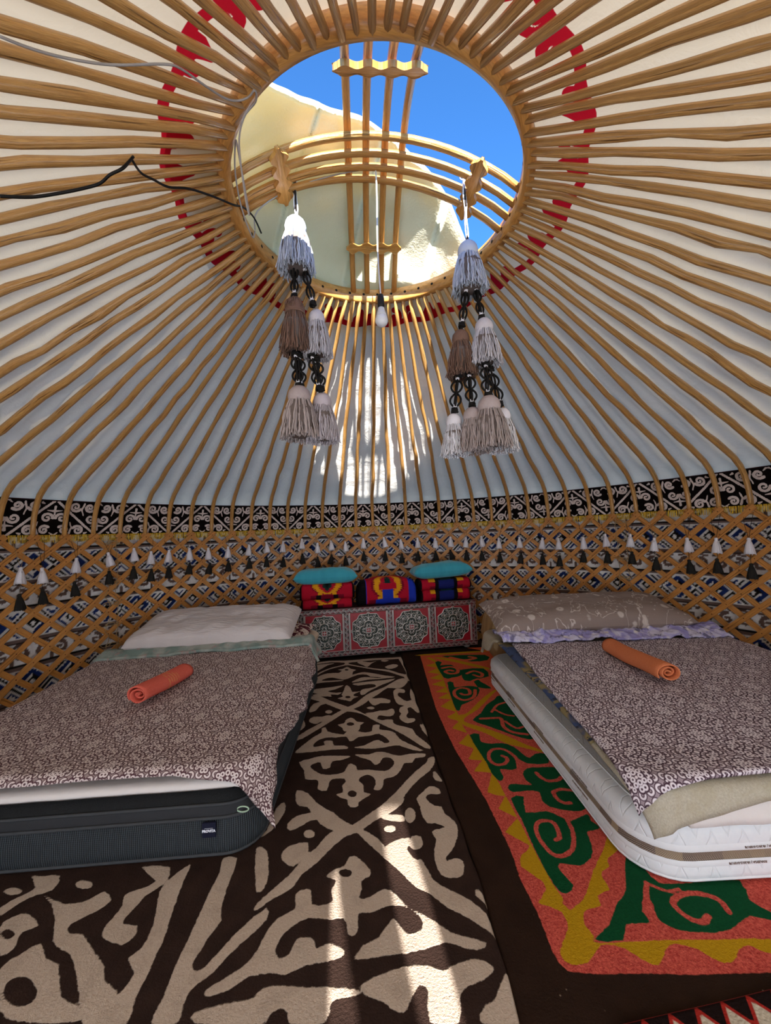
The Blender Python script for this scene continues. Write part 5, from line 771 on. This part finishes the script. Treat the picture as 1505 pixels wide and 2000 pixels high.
def towel_mat(name, c, c2, stripe=False):
    g = G(name, .95, .05); n = g.noise(g.obj(), 260, 2); col = g.mix(n, H(c), H(c2))
    if stripe:
        u = g.xyz(g.uv()); s_ = g.m_('MULTIPLY', g.ramp(g.m_('ABSOLUTE', g.m_('SUBTRACT', u[1], .02)), .045, .04), g.m_('GREATER_THAN', g.m_('SINE', g.m_('ADD', g.m_('MULTIPLY', u[1], 330), 0)), .72)); s_ = g.m_('MULTIPLY', s_, g.m_('GREATER_THAN', g.noise(g.uv(), 70, 2), .45))
        col = g.mix(s_, col, H('#d9a05a'))
    g.col(col); g.bump(n, .004); return g.m
for bedd, nm, p0, p1, R_, mt, lb_ in ((BL, 'L', (-1.335, 2.065), (-1.285, 2.44), .068, towel_mat('coral_towel', '#cf5040', '#ea7a68', True), 'coral red towel rolled up on the left duvet'),
                                     (BR, 'R', (1.43, 2.04), (1.43, 2.56), .064, towel_mat('orange_towel', '#c96a42', '#e08a5f'), 'orange towel rolled up on the right duvet')):
    x, y = (p0[0]+p1[0])/2, (p0[1]+p1[1])/2; Lw = math.hypot(p1[0]-p0[0], p1[1]-p0[1])
    o = ob('rolled_towel', towel('rolled_towel', Lw, R_, mt)); az = math.atan2(p1[1]-p0[1], p1[0]-p0[0])-PI/2
    lb0 = math.hypot(x-bedd['o'][0], y-bedd['o'][1]); zz = (zL if bedd is BL else zR)(abs(x-bedd['o'][0]), y-bedd['o'][1])
    o.location = (x, y, float(zz)+.058); o.rotation_euler = (0, 0, az); tag(o, lb_, 'towel')
    sm = o.modifiers.new('t', 'SOLIDIFY'); sm.thickness = .007
# ================================================================ chest with embossed tin panels
CH = root('chest', 'long low wooden chest with embossed silver and red panels below the lattice wall', 'chest', (-.928, 3.945, 0), math.atan2(.150, 1.0))
CW, CD, CHH = 1.88, .31, .510
def tin():
    g = G('embossed_tin', .34, .6); s_ = g.ramp(g.attr('s'), .0008, -.0008); e = g.ramp(g.attr('r'), .001, -.001); n = g.noise(g.obj(), 60, 3)
    base = g.mix(e, g.mix(n, H('#1c2a22'), H('#2f3a32')), g.mix(n, H('#8a1220'), H('#b01a2a')))
    c = g.mix(s_, base, g.mix(n, H('#a8a29c'), H('#cfc9c4'))); g.col(c); g.put(g.b.inputs['Metallic'], g.m_('MULTIPLY', s_, .55)); g.bump(n, .001); return g.m
M_tin = tin()
def panel():
    n = 128; S = .395; X, Y = np.meshgrid(np.linspace(-S/2, S/2, n), np.linspace(-S/2, S/2, n), indexing='ij'); x, y = np.abs(X), np.abs(Y); x, y = np.maximum(x, y), np.minimum(x, y)   # 8-fold
    d = np.full(X.shape, 9.); k = .405/.42
    def ring(cx, cy, r, w_): return np.abs(np.hypot(x-cx, y-cy)-r)-w_
    d = np.minimum(d, np.abs(x-.192)-.0065)                                        # outer border
    # quatrefoil outline : shoulders
    out = [(.172, 0), (.178, .008), (.166, .018), (.165, .085), (.150, .100), (.128, .112), (.118, .118)]
    d = sd_stroke(x, y, out, .0042, d); d = sd_stroke(x, y, [(.118, .118), (.13, .104)], .0035, d)
    body = sd_poly(x, y, [(0, 0), (.172, 0), (.170, .085), (.150, .102), (.125, .118), (.118, .118)], np.full(X.shape, .05), smooth=False)
    inner = np.full(X.shape, 9.); d = np.minimum(d, ring(.052, .0, .046, .0035)+np.where(x < .040, .02, 0))
    for cx, cy, r, tn, a0, hd in ((.122, .030, .026, 1.2, -2.2, 1), (.105, .082, .026, 1.2, 2.5, -1), (.146, .060, .018, 1.1, 0., 1), (.085, .046, .017, 1.0, 1.2, -1), (.030, .012, .015, 1.1, 0, 1), (.062, .014, .013, 1, 2, 1)):
        d = sd_stroke(x, y, spiral(cx, cy, r, tn, a0, hd, 18), .0032, d, .0022)
    d = sd_stroke(x, y, [(.0, .0), (.022, .0)], .004, d); d = sd_stroke(x, y, [(.096, .0), (.165, .0)], .0028, d); d = sd_stroke(x, y, [(.09, .02), (.12, .058), (.155, .075)], .0028, d); d = sd_stroke(x, y, [(.075, .06), (.098, .098)], .003, d)
    redr = np.minimum(-body, np.hypot(x, y)-.026); h = .004*np.clip(.5-d/.004, 0, 1)
    V = np.stack([X.ravel(), -h.ravel()-.002, Y.ravel()], 1)
    return mesh('panel', V, gridF(n, n), M_tin, attrs={'s': d.ravel(), 'r': redr.ravel()})
def scroll_mat():
    g = G('embossed_strip', .4, .5); u = g.xyz(g.uv()); n = g.noise(g.obj(), 50, 2)
    a = g.m_('MULTIPLY', u[0], 2*PI/.055); s1 = g.m_('ABSOLUTE', g.m_('SUBTRACT', g.m_('MULTIPLY', g.m_('SINE', a), .012), u[1])); s2 = g.m_('ABSOLUTE', g.m_('ADD', g.m_('MULTIPLY', g.m_('SINE', g.m_('ADD', a, 1.9)), .015), u[1]))
    cellx = g.m_('SUBTRACT', g.m_('FRACT', g.m_('DIVIDE', u[0], .0275)), .5); rg = g.m_('ABSOLUTE', g.m_('SUBTRACT', g.m_('SQRT', g.m_('ADD', g.m_('POWER', g.m_('MULTIPLY', cellx, .0275), 2.), g.m_('POWER', u[1], 2.))), .008))
    l = g.m_('MAXIMUM', g.ramp(g.m_('MINIMUM', s1, s2), .0035, .002), g.ramp(rg, .003, .0018)); eb = g.ramp(g.m_('ABSOLUTE', u[1]), .0205, .022)
    l = g.m_('MAXIMUM', l, eb); c = g.mix(g.ramp(g.noise(g.obj(), 20, 2), .45, .55), H('#7c1420'), H('#241614')); c = g.mix(l, c, g.mix(n, H('#9c8f8c'), H('#c4bab6'))); g.col(c); g.put(g.b.inputs['Metallic'], g.m_('MULTIPLY', l, .5)); g.bump(l, .003); return g.m
M_strip = scroll_mat(); M_cwood = plain('dark_red_wood', '#3a1412', .5, .2, 30)
boxo('body', (0, CW, .012, CD, .035, CHH-.004), M_cwood, CH, .006)
def strip(name, x0, x1, z0, z1, parent, y=0.004):
    horiz = (x1-x0) > (z1-z0); V, Fc = box(x0, x1, y-.008, y+.02, z0, z1); cx, cz = (x0+x1)/2, (z0+z1)/2
    uv = [((v[0], v[2]-cz) if horiz else (v[2], v[0]-cx)) for v in V]
    return bevel(ob(name, mesh(name, V, Fc, M_strip, uv=uv, smooth=False), parent), .002)
zl, zh = .035, CHH; pw = .395; zc = (zl+.05+zh-.05)/2
strip('rail', 0, CW, zh-.048, zh, CH); strip('rail', 0, CW, zl, zl+.052, CH)
pn = panel(); gap = (CW-4*pw)/5
for i in range(5): strip('stile', i*(pw+gap), i*(pw+gap)+gap, zl+.052, zh-.048, CH)
for i in range(4):
    o = ob('panel', pn, CH); o.location = (gap*(i+1)+pw*(i+.5), .006, zc)
V, Fc = box(0, CW, .0, CD, CHH-.004, CHH+.006); bevel(ob('lid', mesh('lid', V, Fc, M_cwood, uv=[(v[0], v[1]) for v in V], smooth=False), CH), .003)
for x in (.06, .92, CW-.14):
    mb = MB(); V, Fc, uv = tube([(x, .05, .0), (x+.02, .05, .018), (x+.04, .05, .036)], [.03, .045, .05], 10); mb.add(*lathe([(.02, 0), (.035, .006), (.03, .018), (.045, .036)], 14)); o = ob('foot', mb.me('foot', plain('tin_foot', '#b3aaa6', .4, .1, 30, metal=.5)), CH); o.location = (x+.04, .06, 0)
def chw(x, y, z): c, s_ = math.cos(CH.rotation_euler[2]), math.sin(CH.rotation_euler[2]); return (CH.location.x+x*c-y*s_, CH.location.y+x*s_+y*c, z)
# ---- folded velvet quilts with ogee pattern
RED, DRED, BLK, YEL, BLU, GRN, NAV = [np.array(H(c)) for c in ('#b0142c', '#7c0f26', '#120d10', '#e09a1a', '#2036a8', '#13302c', '#1c2466')]
def quilt_col(w_, s_, W, S, scheme):
    """w_ across, s_ around the fold; stepped ogee"""
    q = .011; w2 = np.round(w_/q)*q; s2 = np.round(s_/q)*q; jag = ((np.round(s_/q).astype(int) % 2)*.010); x = np.abs(w2)/(W/2); y = (s2/S-.42)
    C = np.zeros(w_.shape+(3,)); C[:] = RED if scheme != 1 else BLU
    C[x > .93] = BLK
    if scheme == 1: C[(x < .72)] = RED; C[(w_ < -W*.36)] = BLK
    hw = .60*np.sqrt(np.clip(1-(y/.34)**2, 0, 1))*(.9 if scheme != 1 else .8)
    xj = x+jag/(W/2)*1.2
    C[(xj < hw+.08)] = DRED if scheme != 2 else BLK; C[(xj < hw)] = YEL; C[(xj < hw-.20)] = RED; C[(xj < hw-.34)] = GRN if scheme != 2 else BLU; C[(xj < hw-.46)] = BLK if scheme == 0 else GRN
    low = y > .34; C[low & (x < .62)] = DRED; C[low & (np.abs(x-.3) < .1)] = BLU if scheme else BLK
    m = (np.abs(y-.31) < .035) & (np.abs(x-.26) < .075); C[m] = YEL
    if scheme == 1: m = (y > .12) & (x < .2); C[m] = BLU; m = (y > .0) & (y < .13) & (x < .3); C[m] = RED
    if scheme == 2: m = (x > .45) & (x < .66) & (y < .2) & (y > -.15); C[m] = YEL; m = (x > .2) & (x < .45); C[m] = BLK; m = x < .2; C[m] = GRN; C[(y > .12) & (x < .3)] = NAV; C[(C == BLU).all(-1)] = NAV
    return C
def quilt_roll(name, W, D, Hh, seed, scheme, parent, arch=.0, rnd=.055, z0=0.):
    n, m = 90, 120
    # cross-section (y,z): rounded box from back-bottom over the top to the front-bottom
    pts = [(D, 0), (D, Hh-rnd)]+[(D-rnd+rnd*math.cos(t), Hh-rnd+rnd*math.sin(t)) for t in np.linspace(0, PI/2, 6)]+[(rnd, Hh)]+[(rnd-rnd*math.sin(t), Hh-rnd+rnd*math.cos(t)) for t in np.linspace(0, PI/2, 6)]+[(0, min(rnd, Hh/2))]+[(rnd-rnd*math.cos(t), rnd-rnd*math.sin(t)) for t in np.linspace(0, PI/2*.95, 6)]
    P = np.array(pts); L = np.concatenate([[0], np.cumsum(np.linalg.norm(np.diff(P, axis=0), axis=1))]); s_ = np.linspace(0, L[-1], m); y = np.interp(s_, L, P[:, 0]); z = np.interp(s_, L, P[:, 1]); w_ = np.linspace(-W/2, W/2, n)
    Wg, Sg = np.meshgrid(w_, s_, indexing='ij'); edge = np.clip((W/2-np.abs(Wg))/.04, 0, 1)**.5; cy, cz = D/2, Hh/2
    Yg = cy+(y-cy)[None]*(.80+.20*edge); Zg = (z[None]-cz)*(.72+.28*edge)+cz*(.72+.28*edge)*(1 if z0 == 0 else 1); Zg = Zg*(1-arch*(2*np.abs(Wg)/W)**2.2)+.004*wr(Wg, Sg, seed, 16)
    s_front = L[-1]-Sg; C = quilt_col(Wg, (Sg-(L[-1]-Hh-D*.6))/(Hh+D*.6)*1.0, W, 1., scheme)
    V = np.stack([Wg, Yg, Zg], -1).reshape(-1, 3)
    F_ = [tuple(f) for f in gridF(n, m)]+[tuple(range(m)), tuple(range((n-1)*m, n*m))[::-1]]
    me = mesh(name, V, F_, M_quilt, attrs={'Col': C.reshape(-1, 3)}); o = ob(name, me, parent); o.location = (0, 0, z0); return o
rzc = CH.rotation_euler[2]
q1 = root('folded_quilt', 'folded red velvet quilt with yellow ogee at the left end of the chest', 'quilt', chw(.30, .01, CHH+.006), rzc, 'velvet quilts on the chest')
quilt_roll('lower_fold', .54, .29, .10, 1, 0, q1, rnd=.045); quilt_roll('upper_fold', .56, .30, .165, 2, 0, q1, z0=.092)
q2 = root('folded_quilt', 'folded blue edged velvet quilt arched in the middle of the chest', 'quilt', chw(.93, .01, CHH+.006), rzc, 'velvet quilts on the chest')
quilt_roll('fold', .64, .30, .285, 3, 1, q2, arch=.22, rnd=.09)
q3 = root('folded_quilt', 'folded dark red and blue velvet quilt at the right end of the chest', 'quilt', chw(1.57, .01, CHH+.006), rzc, 'velvet quilts on the chest')
quilt_roll('lower_fold', .55, .29, .125, 5, 2, q3, rnd=.055); quilt_roll('upper_fold', .58, .30, .12, 6, 2, q3, z0=.118, rnd=.055)
g = G('turquoise_velvet', .8, .2); g.col(g.mix(g.noise(g.uv(), 9, 3), H('#2d8ea3'), H('#48aebf'))); g.bump(g.noise(g.uv(), 14, 3), .008); g.b.inputs['Sheen Weight'].default_value = .3; M_turq = g.m
for (x, z, rl, lb_) in ((.29, CHH+.262+.062, 0.0, 'turquoise velvet pillow on the left quilt of the chest'), (1.55, CHH+.245+.075, -.03, 'turquoise velvet pillow on the right quilt of the chest')):
    o = ob('pillow', cushion('pillow', .66, .28, .185, M_turq, 4, 34, seed=int(x*10), corner=.05)); o.location = chw(x, .145, z); o.rotation_euler = (0, rl, rzc); tag(o, lb_, 'pillow', 'turquoise pillows on the chest')

# ================================================================ hanging tassel garlands
M_core = plain('shaded_yarn_core', '#6f625c', .95, .2, 120)
M_yarn = {}
def yarn(mat, hx):
    g = G(mat, .9, .1); n = g.noise(g.obj(), 240, 2); g.col(g.mix(n, g.v_('SCALE', g.attr('Col', False), sc=.85), g.attr('Col', False))); g.m['base'] = H(hx); return g.m
Y_w, Y_b, Y_g, Y_lg, Y_wb, Y_mg = yarn('yarn_white', '#f1edf0'), yarn('yarn_brown', '#8f7060'), yarn('yarn_grey', '#c4b4af'), yarn('yarn_pale_grey', '#e0dbe0'), yarn('yarn_bluish_white', '#dde2ee'), yarn('yarn_mauve', '#d3c8cc')
def strands(R0, R1, z0, z1, n, mat, seed, wave=.004, rad=.0024, frizz=.006):
    rs = np.random.RandomState(seed); V = []; Fc = []; k = 7; b = 0; a3 = np.array([0, 2*PI/3, 4*PI/3])
    for i in range(n):
        layer = rs.rand()**.5; a = rs.rand()*2*PI; t = np.linspace(0, 1, k); r = (R0+(R1-R0)*(1-(1-t)**2.6))*(.55*t*(1-layer)+layer)*(.9+.1*t); ph = rs.rand(2)*6; L = (z0-z1)*(1-.10*rs.rand())
        w_ = wave*t; x = r*np.cos(a)+w_*np.sin(t*13+ph[0])+rs.randn()*frizz*t**3; y = r*np.sin(a)+w_*np.cos(t*12+ph[1])+rs.randn()*frizz*t**3; z = z0-L*t
        P = np.stack([x, y, z], 1); q = rad*(1+.3*np.sin(t*30+ph[0]))
        V.append((P[:, None]+np.stack([np.cos(a3), np.sin(a3), 0*a3], 1)[None]*q[:, None, None]).reshape(-1, 3))
        ii = np.arange(k-1)[:, None]*3; j = np.arange(3)[None]; Fc.append((np.stack([ii+j, ii+(j+1) % 3, ii+3+(j+1) % 3, ii+3+j], -1)+b).reshape(-1, 4)); b += 3*k
    sh = np.repeat(.62+.5*rs.rand(n), 3*k); return mesh('skirt', np.vstack(V), np.vstack(Fc), mat, attrs={'Col': sh[:, None]*np.array(mat['base'])})
YM = {}
def tassel(parent, x, y, zt, zb, W, mat, seed, capmat=None, wrap=False):
    H_ = zt-zb; hr = W*.30; hh = min(.085, H_*.30); o = root('t', None, None); del o['label'], o['category']
    prof = [(.006, 0), (hr*.55, -hh*.10), (hr*.88, -hh*.35), (hr, -hh*.68), (hr*.93, -hh*.92), (hr*.80, -hh*1.02)]
    V, Fc, uv = lathe([(r, z) for r, z in prof], 28, 14, .02); Fc = [f[::-1] for f in Fc]
    hd = ob('tassel', mesh('tassel_head', V, Fc, capmat or mat), parent); hd.location = (x, y, zt); bpy.data.objects.remove(o)
    ob('skirt', strands(hr*.98, W*.5, -hh*.85, -H_, 330, YM[mat.name], seed, rad=.0031), hd)['kind'] = 'stuff'
    # solid core keeps the skirt opaque
    V, Fc, uv = lathe([(hr*.8, -hh*.9), (hr*.98, -hh-.02), (W*.38, -H_*.45), (W*.42, -H_*.9), (W*.2, -H_*.93)], 20, 10, .05); ob('core', mesh('core', V, [f[::-1] for f in Fc], M_core), hd)
    mb = MB(); q = np.linspace(0, 2*PI, 21)
    if wrap:
        rs = np.random.RandomState(seed)
        for k in range(16):
            a = rs.rand()*PI; tl = rs.uniform(-.5, .5); P = [(hr*1.04*math.cos(t)*math.cos(a)-hr*.2*math.sin(a), hr*1.04*math.cos(t)*math.sin(a)+hr*.2*math.cos(a), -hh*.55+hh*.55*math.sin(t)+tl*.01) for t in q]; mb.tube(P, .004, 4, cap=False)
        for k in range(3): mb.tube([(hr*1.02*math.cos(t), hr*1.02*math.sin(t), -hh*.95+k*.006) for t in q], .004, 4, cap=False)
    else:
        for k in range(2): mb.tube([(hr*.84*math.cos(t), hr*.84*math.sin(t), -hh*1.0-k*.004) for t in q], .003, 4, cap=False)
    ob('neck_band', mb.me('neck_band', capmat or mat), hd); return hd
def braid(parent, x0, z0, x1, z1, y, seed, open_=.4):
    """two white whipped ends, a knot and a twisted open loop of black cord"""
    mb = MB(); n = 26; s_ = np.linspace(0, 1, n); cxs = x0+(x1-x0)*s_; zs = z0+(z1-z0)*s_; rs = np.random.RandomState(seed); body = np.clip((s_-.2)/.6, 0, 1)
    for k in range(4):
        ph = k*PI/2; amp = np.where((s_ > .22) & (s_ < .84), .021*np.abs(np.sin((s_-.22)/.62*2*PI))**.7, .0025)*(.7+.6*open_)
        mb.tube(np.stack([cxs+amp*np.cos(ph), y+amp*np.sin(ph)*.8, zs], 1), .0052, 5)
    for zc_, sz in ((.12, .016), (.92, .014)):
        for k in range(3):
            q = np.linspace(0, 2*PI, 11); c = (x0+(x1-x0)*zc_, y, z0+(z1-z0)*zc_+(k-1)*.007); rr_ = sz*(1-.12*k)
            mb.tube([(c[0]+rr_*math.cos(t), c[1]+rr_*math.sin(t), c[2]+.004*math.sin(t*2+k)) for t in q], .0055, 5, cap=False)
    o = ob('knotted_cord', mb.me('knotted_cord', M_blk), parent)
    wb = MB()
    for zc_ in (.20, .82):
        V, Fc, uv = tube([(x0+(x1-x0)*(zc_-.03), y, z0+(z1-z0)*(zc_-.03)), (x0+(x1-x0)*(zc_+.03), y, z0+(z1-z0)*(zc_+.03))], .0095, 10); wb.add(V, Fc, uv)
    ob('white_whipping', wb.me('white_whipping', M_white), o); return o
gl = root('tassel_garland', 'hanging tassel garland with one brown and white tassels, left of the bulb', 'tassels', (0, 1.8, 0), 0, 'tassel garlands under the roof crown')
gr = root('tassel_garland', 'hanging tassel garland with four bottom tassels, right of the bulb', 'tassels', (0, 1.8, 0), 0, 'tassel garlands under the roof crown')
M_wbl = plain('bluish_white_yarn', '#cfd4e0', .9, .05, 160)
M_mg = plain('mauve_grey_yarn', '#c4b8bd', .9, .1, 160)
YM.update({M_wbl.name: Y_wb, M_brown.name: Y_b, M_lgrey.name: Y_lg, M_grey.name: Y_g, M_white.name: Y_w, M_mg.name: Y_mg})
tassel(gl, -.382, 0, 2.824, 2.534, .175, M_wbl, 1); tassel(gl, -.396, .0, 2.411, 2.130, .150, M_brown, 2, wrap=True); tassel(gl, -.298, .03, 2.368, 2.120, .135, M_lgrey, 3)
tassel(gl, -.383, -.02, 1.969, 1.708, .180, M_grey, 4); tassel(gl, -.284, .03, 1.950, 1.702, .150, M_mg, 5)
tassel(gr, .454, 0, 2.661, 2.398, .165, M_wbl, 6); tassel(gr, .400, .02, 2.230, 1.990, .140, M_brown, 7); tassel(gr, .508, -.01, 2.266, 2.030, .145, M_lgrey, 8)
tassel(gr, .347, .03, 1.821, 1.610, .125, M_white, 9); tassel(gr, .432, .0, 1.839, 1.615, .150, M_grey, 10); tassel(gr, .500, -.045, 1.876, 1.618, .175, M_grey, 11); tassel(gr, .581, .03, 1.840, 1.620, .135, M_white, 12)
for i, (x0, z0, x1, z1, op) in enumerate(((-.392, 2.625, -.398, 2.405, .2), (-.352, 2.600, -.305, 2.362, .2))): braid(gl, x0, z0, x1, z1, 0., i, op)
for i, (x0, z0, x1, z1) in enumerate(((-.400, 2.16, -.388, 1.962), (-.385, 2.15, -.378, 1.962), (-.325, 2.15, -.288, 1.945), (-.305, 2.13, -.280, 1.945))): braid(gl, x0, z0, x1, z1, .01*(i % 2)-.005, 10+i, .8)
for i, (x0, z0, x1, z1, op) in enumerate(((.442, 2.46, .402, 2.225, .2), (.478, 2.46, .505, 2.26, .2))): braid(gr, x0, z0, x1, z1, 0, 20+i, op)
for i, (x0, z0, x1, z1) in enumerate(((.380, 2.03, .350, 1.815), (.425, 2.03, .434, 1.835), (.500, 2.06, .502, 1.870), (.527, 2.05, .572, 1.835))): braid(gr, x0, z0, x1, z1, [.02, 0, -.03, .01][i], 30+i, .9)
for par, x, zt, zb in ((gl, -.378, 3.05, 2.82), (gr, .453, 2.99, 2.66)):
    mb = MB(); rs = np.random.RandomState(5)
    for k in range(3):
        zz = np.linspace(zt, zb, 12); mb.tube(np.stack([x+.006*math.cos(k*2)+.003*np.sin(zz*40+k), .006*math.sin(k*2)+.003*np.cos(zz*37+k), zz], 1), .0035, 5)
    q = np.linspace(0, 2*PI, 13); mb.tube([(x+.02*math.cos(t), 0, zt+.012+.022*math.sin(t)) for t in q], .002, 4, cap=False)
    ob('hanging_string', mb.me('hanging_string', M_white), par)
ds = MB(); ds.tube([(-.378, 0, 3.05), (-.379, -.004, 2.95), (-.380, 0, 2.86)], .008, 6); ob('dark_string', ds.me('dark_string', M_darkcord), gl)
ds = MB(); ds.tube([(.453, .0, 2.69), (.454, 0, 2.655)], .007, 6); ds.tube([(.452, -.003, 2.93), (.456, -.006, 2.84)], .006, 6); ob('dark_string', ds.me('dark_string', M_darkcord), gr)

# ================================================================ bulb on its cord
bl = root('pendant_bulb', 'white light bulb hanging on a white cord from the roof crown', 'light bulb', (.020, 1.79, 0))
mb = MB(); zz = np.linspace(2.400, 3.055, 22); mb.tube(np.stack([.004*np.sin(zz*9)-.001, .004*np.cos(zz*7), zz], 1), .0042, 6); ob('cord', mb.me('cord', M_cabw), bl)
V, Fc, uv = lathe([(.006, 2.408), (.014, 2.402), (.0165, 2.385), (.0165, 2.352), (.0155, 2.338)], 20); ob('socket', mesh('socket', V, [f[::-1] for f in Fc], M_socket), bl)
V, Fc, uv = lathe([(.0150, 2.340), (.0165, 2.330), (.022, 2.312), (.0275, 2.296)], 24); ob('bulb_base', mesh('bulb_base', V, [f[::-1] for f in Fc], M_bulbbase), bl)
V, Fc, uv = lathe([(.0275, 2.296)]+[(.031*math.cos(t), 2.277+.031*math.sin(t)) for t in np.linspace(.5, -PI/2+.05, 10)], 24); ob('globe', mesh('globe', V, [f[::-1] for f in Fc], M_bulb), bl)

# ================================================================ loose cables
def cable(name, pts, r, mat, label, cat='cable', grp=None):
    P = catmull(pts, 5); V, Fc, uv = tube(P, r, 6); return tag(ob(name, mesh(name, V, Fc, mat, uv=uv)), label, cat, grp)
def under(pts, d): return [(x, y, z-d) for x, y, z in pts]
cable('power_cable', under([(-.827, .804, 2.424), (-.795, .845, 2.449), (-.748, .89, 2.482), (-.668, .941, 2.527), (-.556, .982, 2.578), (-.523, 1.013, 2.601), (-.491, 1.084, 2.639), (-.455, 1.149, 2.675), (-.423, 1.173, 2.695), (-.389, 1.172, 2.705), (-.363, 1.154, 2.705)], .012)
      + [(-.375, 1.20, 2.71), (-.43, 1.24, 2.70), (-.455, 1.26, 2.62), (-.450, 1.30, 2.46), (-.445, 1.32, 2.42), (-.452, 1.30, 2.50), (-.47, 1.30, 2.62), (-.50, 1.35, 2.74), (-.56, 1.5, 2.765), (-.58, 1.62, 2.72), (-.57, 1.72, 2.67), (-.575, 1.78, 2.74), (-.55, 1.75, 2.82), (-.40, 1.78, 2.95), (-.2, 1.79, 3.02), (.02, 1.79, 3.055)], .0032, M_cabg,
      'grey power cable from the upper left looping round the crown rim to the bulb', grp='cables on the roof poles')
cable('wire', under([(-1.183, 1.16, 2.388), (-1.126, 1.204, 2.423), (-1.065, 1.231, 2.457), (-.995, 1.253, 2.493), (-.942, 1.263, 2.519), (-.897, 1.25, 2.536), (-.851, 1.247, 2.555), (-.83, 1.27, 2.62)], .012), .0050, M_cabb, 'black wire sagging under the roof poles at the far left', grp='cables on the roof poles')
cable('wire', under([(-.835, 1.27, 2.61), (-.817, 1.291, 2.581), (-.799, 1.338, 2.599), (-.775, 1.394, 2.623), (-.719, 1.44, 2.657), (-.657, 1.53, 2.702), (-.611, 1.604, 2.734), (-.585, 1.66, 2.77), (-.565, 1.74, 2.79), (-.55, 1.80, 2.76)], .012), .0042, M_cabb, 'thin black wire running to the left side of the crown rim', grp='cables on the roof poles')

# ================================================================ small tassels on the lattice
WALLT = [(-68.0,1.064,0.873),(-65.4,1.049,0.889),(-61.1,1.108,0.916),(-56.4,1.14,0.98),(-52.6,1.167,1.004),(-49.9,1.129,0.966),(-46.9,1.133,0.979),(-43.2,1.14,0.997),(-39.7,1.134,0.981),(-35.9,1.138,0.991),(-31.7,1.148,1.002),(-27.9,1.166,1.005),(-24.4,1.163,0.993),(-20.2,1.188,1.015),(-16.7,1.131,0.968),(-13.5,1.153,0.989),(-10.2,1.133,0.961),(-6.0,1.16,1.006),(-1.0,1.162,0.994),(2.9,1.129,0.962),(6.8,1.139,0.979),(10.9,1.131,0.978),(14.5,1.137,0.985),(17.9,1.124,0.974),(21.5,1.13,0.964),(25.2,1.101,0.943),(29.6,1.106,0.93),(34.2,1.089,0.918),(37.4,1.08,0.902),(42.1,1.086,0.946),(46.1,1.108,0.943),(50.2,1.104,0.941),(53.9,1.065,0.894),(58.8,1.059,0.878),(62.6,1.056,0.892),(66.6,1.053,0.864)]
def small_tassel(mat, seed):
    mb = MB(); V, Fc, uv = lathe([(.003, .062), (.010, .058), (.012, .050), (.009, .040), (.012, .036), (.020, .010), (.030, -.045), (.032, -.060), (.012, -.062)], 20, 10, .10); mb.add(V, [f[::-1] for f in Fc], uv)
    q = np.linspace(0, 2*PI, 11); mb.tube([(.0105*math.cos(t), .0105*math.sin(t), .040) for t in q], .0022, 4, cap=False)
    rs = np.random.RandomState(seed)
    for k in range(26):
        a = rs.rand()*6.28; r = .030+.004*rs.rand(); mb.tube([(.014*math.cos(a), .014*math.sin(a), .03), (.024*math.cos(a), .024*math.sin(a), -.02), (r*math.cos(a), r*math.sin(a), -.060-.010*rs.rand())], .0022, 3)
    return mb.me('tassel', mat)
mw = [small_tassel(M_white, s_) for s_ in (1, 2, 3)]; mc = [small_tassel(M_char, s_) for s_ in (4, 5, 6)]
ORD = 'first second third fourth fifth sixth seventh eighth ninth tenth eleventh twelfth thirteenth fourteenth fifteenth sixteenth seventeenth eighteenth'.split()
for i, (az, zw, zc_) in enumerate(WALLT):
    side, k = ('left', i) if i < 18 else ('right', 35-i); nm = ORD[k]
    lab = ('leftmost' if side == 'left' else 'rightmost') if k == 0 else f'{nm} from the {side}'
    a = math.radians(az); c = cyl(a, 2.945, 0.)
    t_ = root('lattice_tassel', f'white tassel above a charcoal tassel on the lattice wall, {lab}', 'tassel', (float(c[0]), float(c[1]), 0), -a, 'small tassel pairs on the lattice wall'); rs = np.random.RandomState(i+70)
    o = ob('white_tassel', mw[i % 3], t_); o.location = (0, 0, zw); o.rotation_euler = (rs.randn()*.05, rs.randn()*.08, rs.rand()*6); o.scale = (1.05, 1.05, 1.0)
    o = ob('charcoal_tassel', mc[i % 3], t_); o.location = (rs.randn()*.006, 0, zc_); o.rotation_euler = (rs.randn()*.05, rs.randn()*.08, rs.rand()*6); o.scale = (1., 1., .95)
    mb = MB(); zt = ZL-.02; dx = rs.uniform(.02, .045)
    mb.tube([(-dx, .03, zt), (-dx*.6, .005, (zt+zw+.06)/2), (-.002, 0, zw+.06), (0, 0, zc_+.055), (.002, 0, zw+.05), (dx*.6, .005, (zt+zw+.06)/2), (dx, .03, zt)], .0016, 4)
    ob('cord', mb.me('cord', M_darkcord if i % 4 else M_rope), t_)
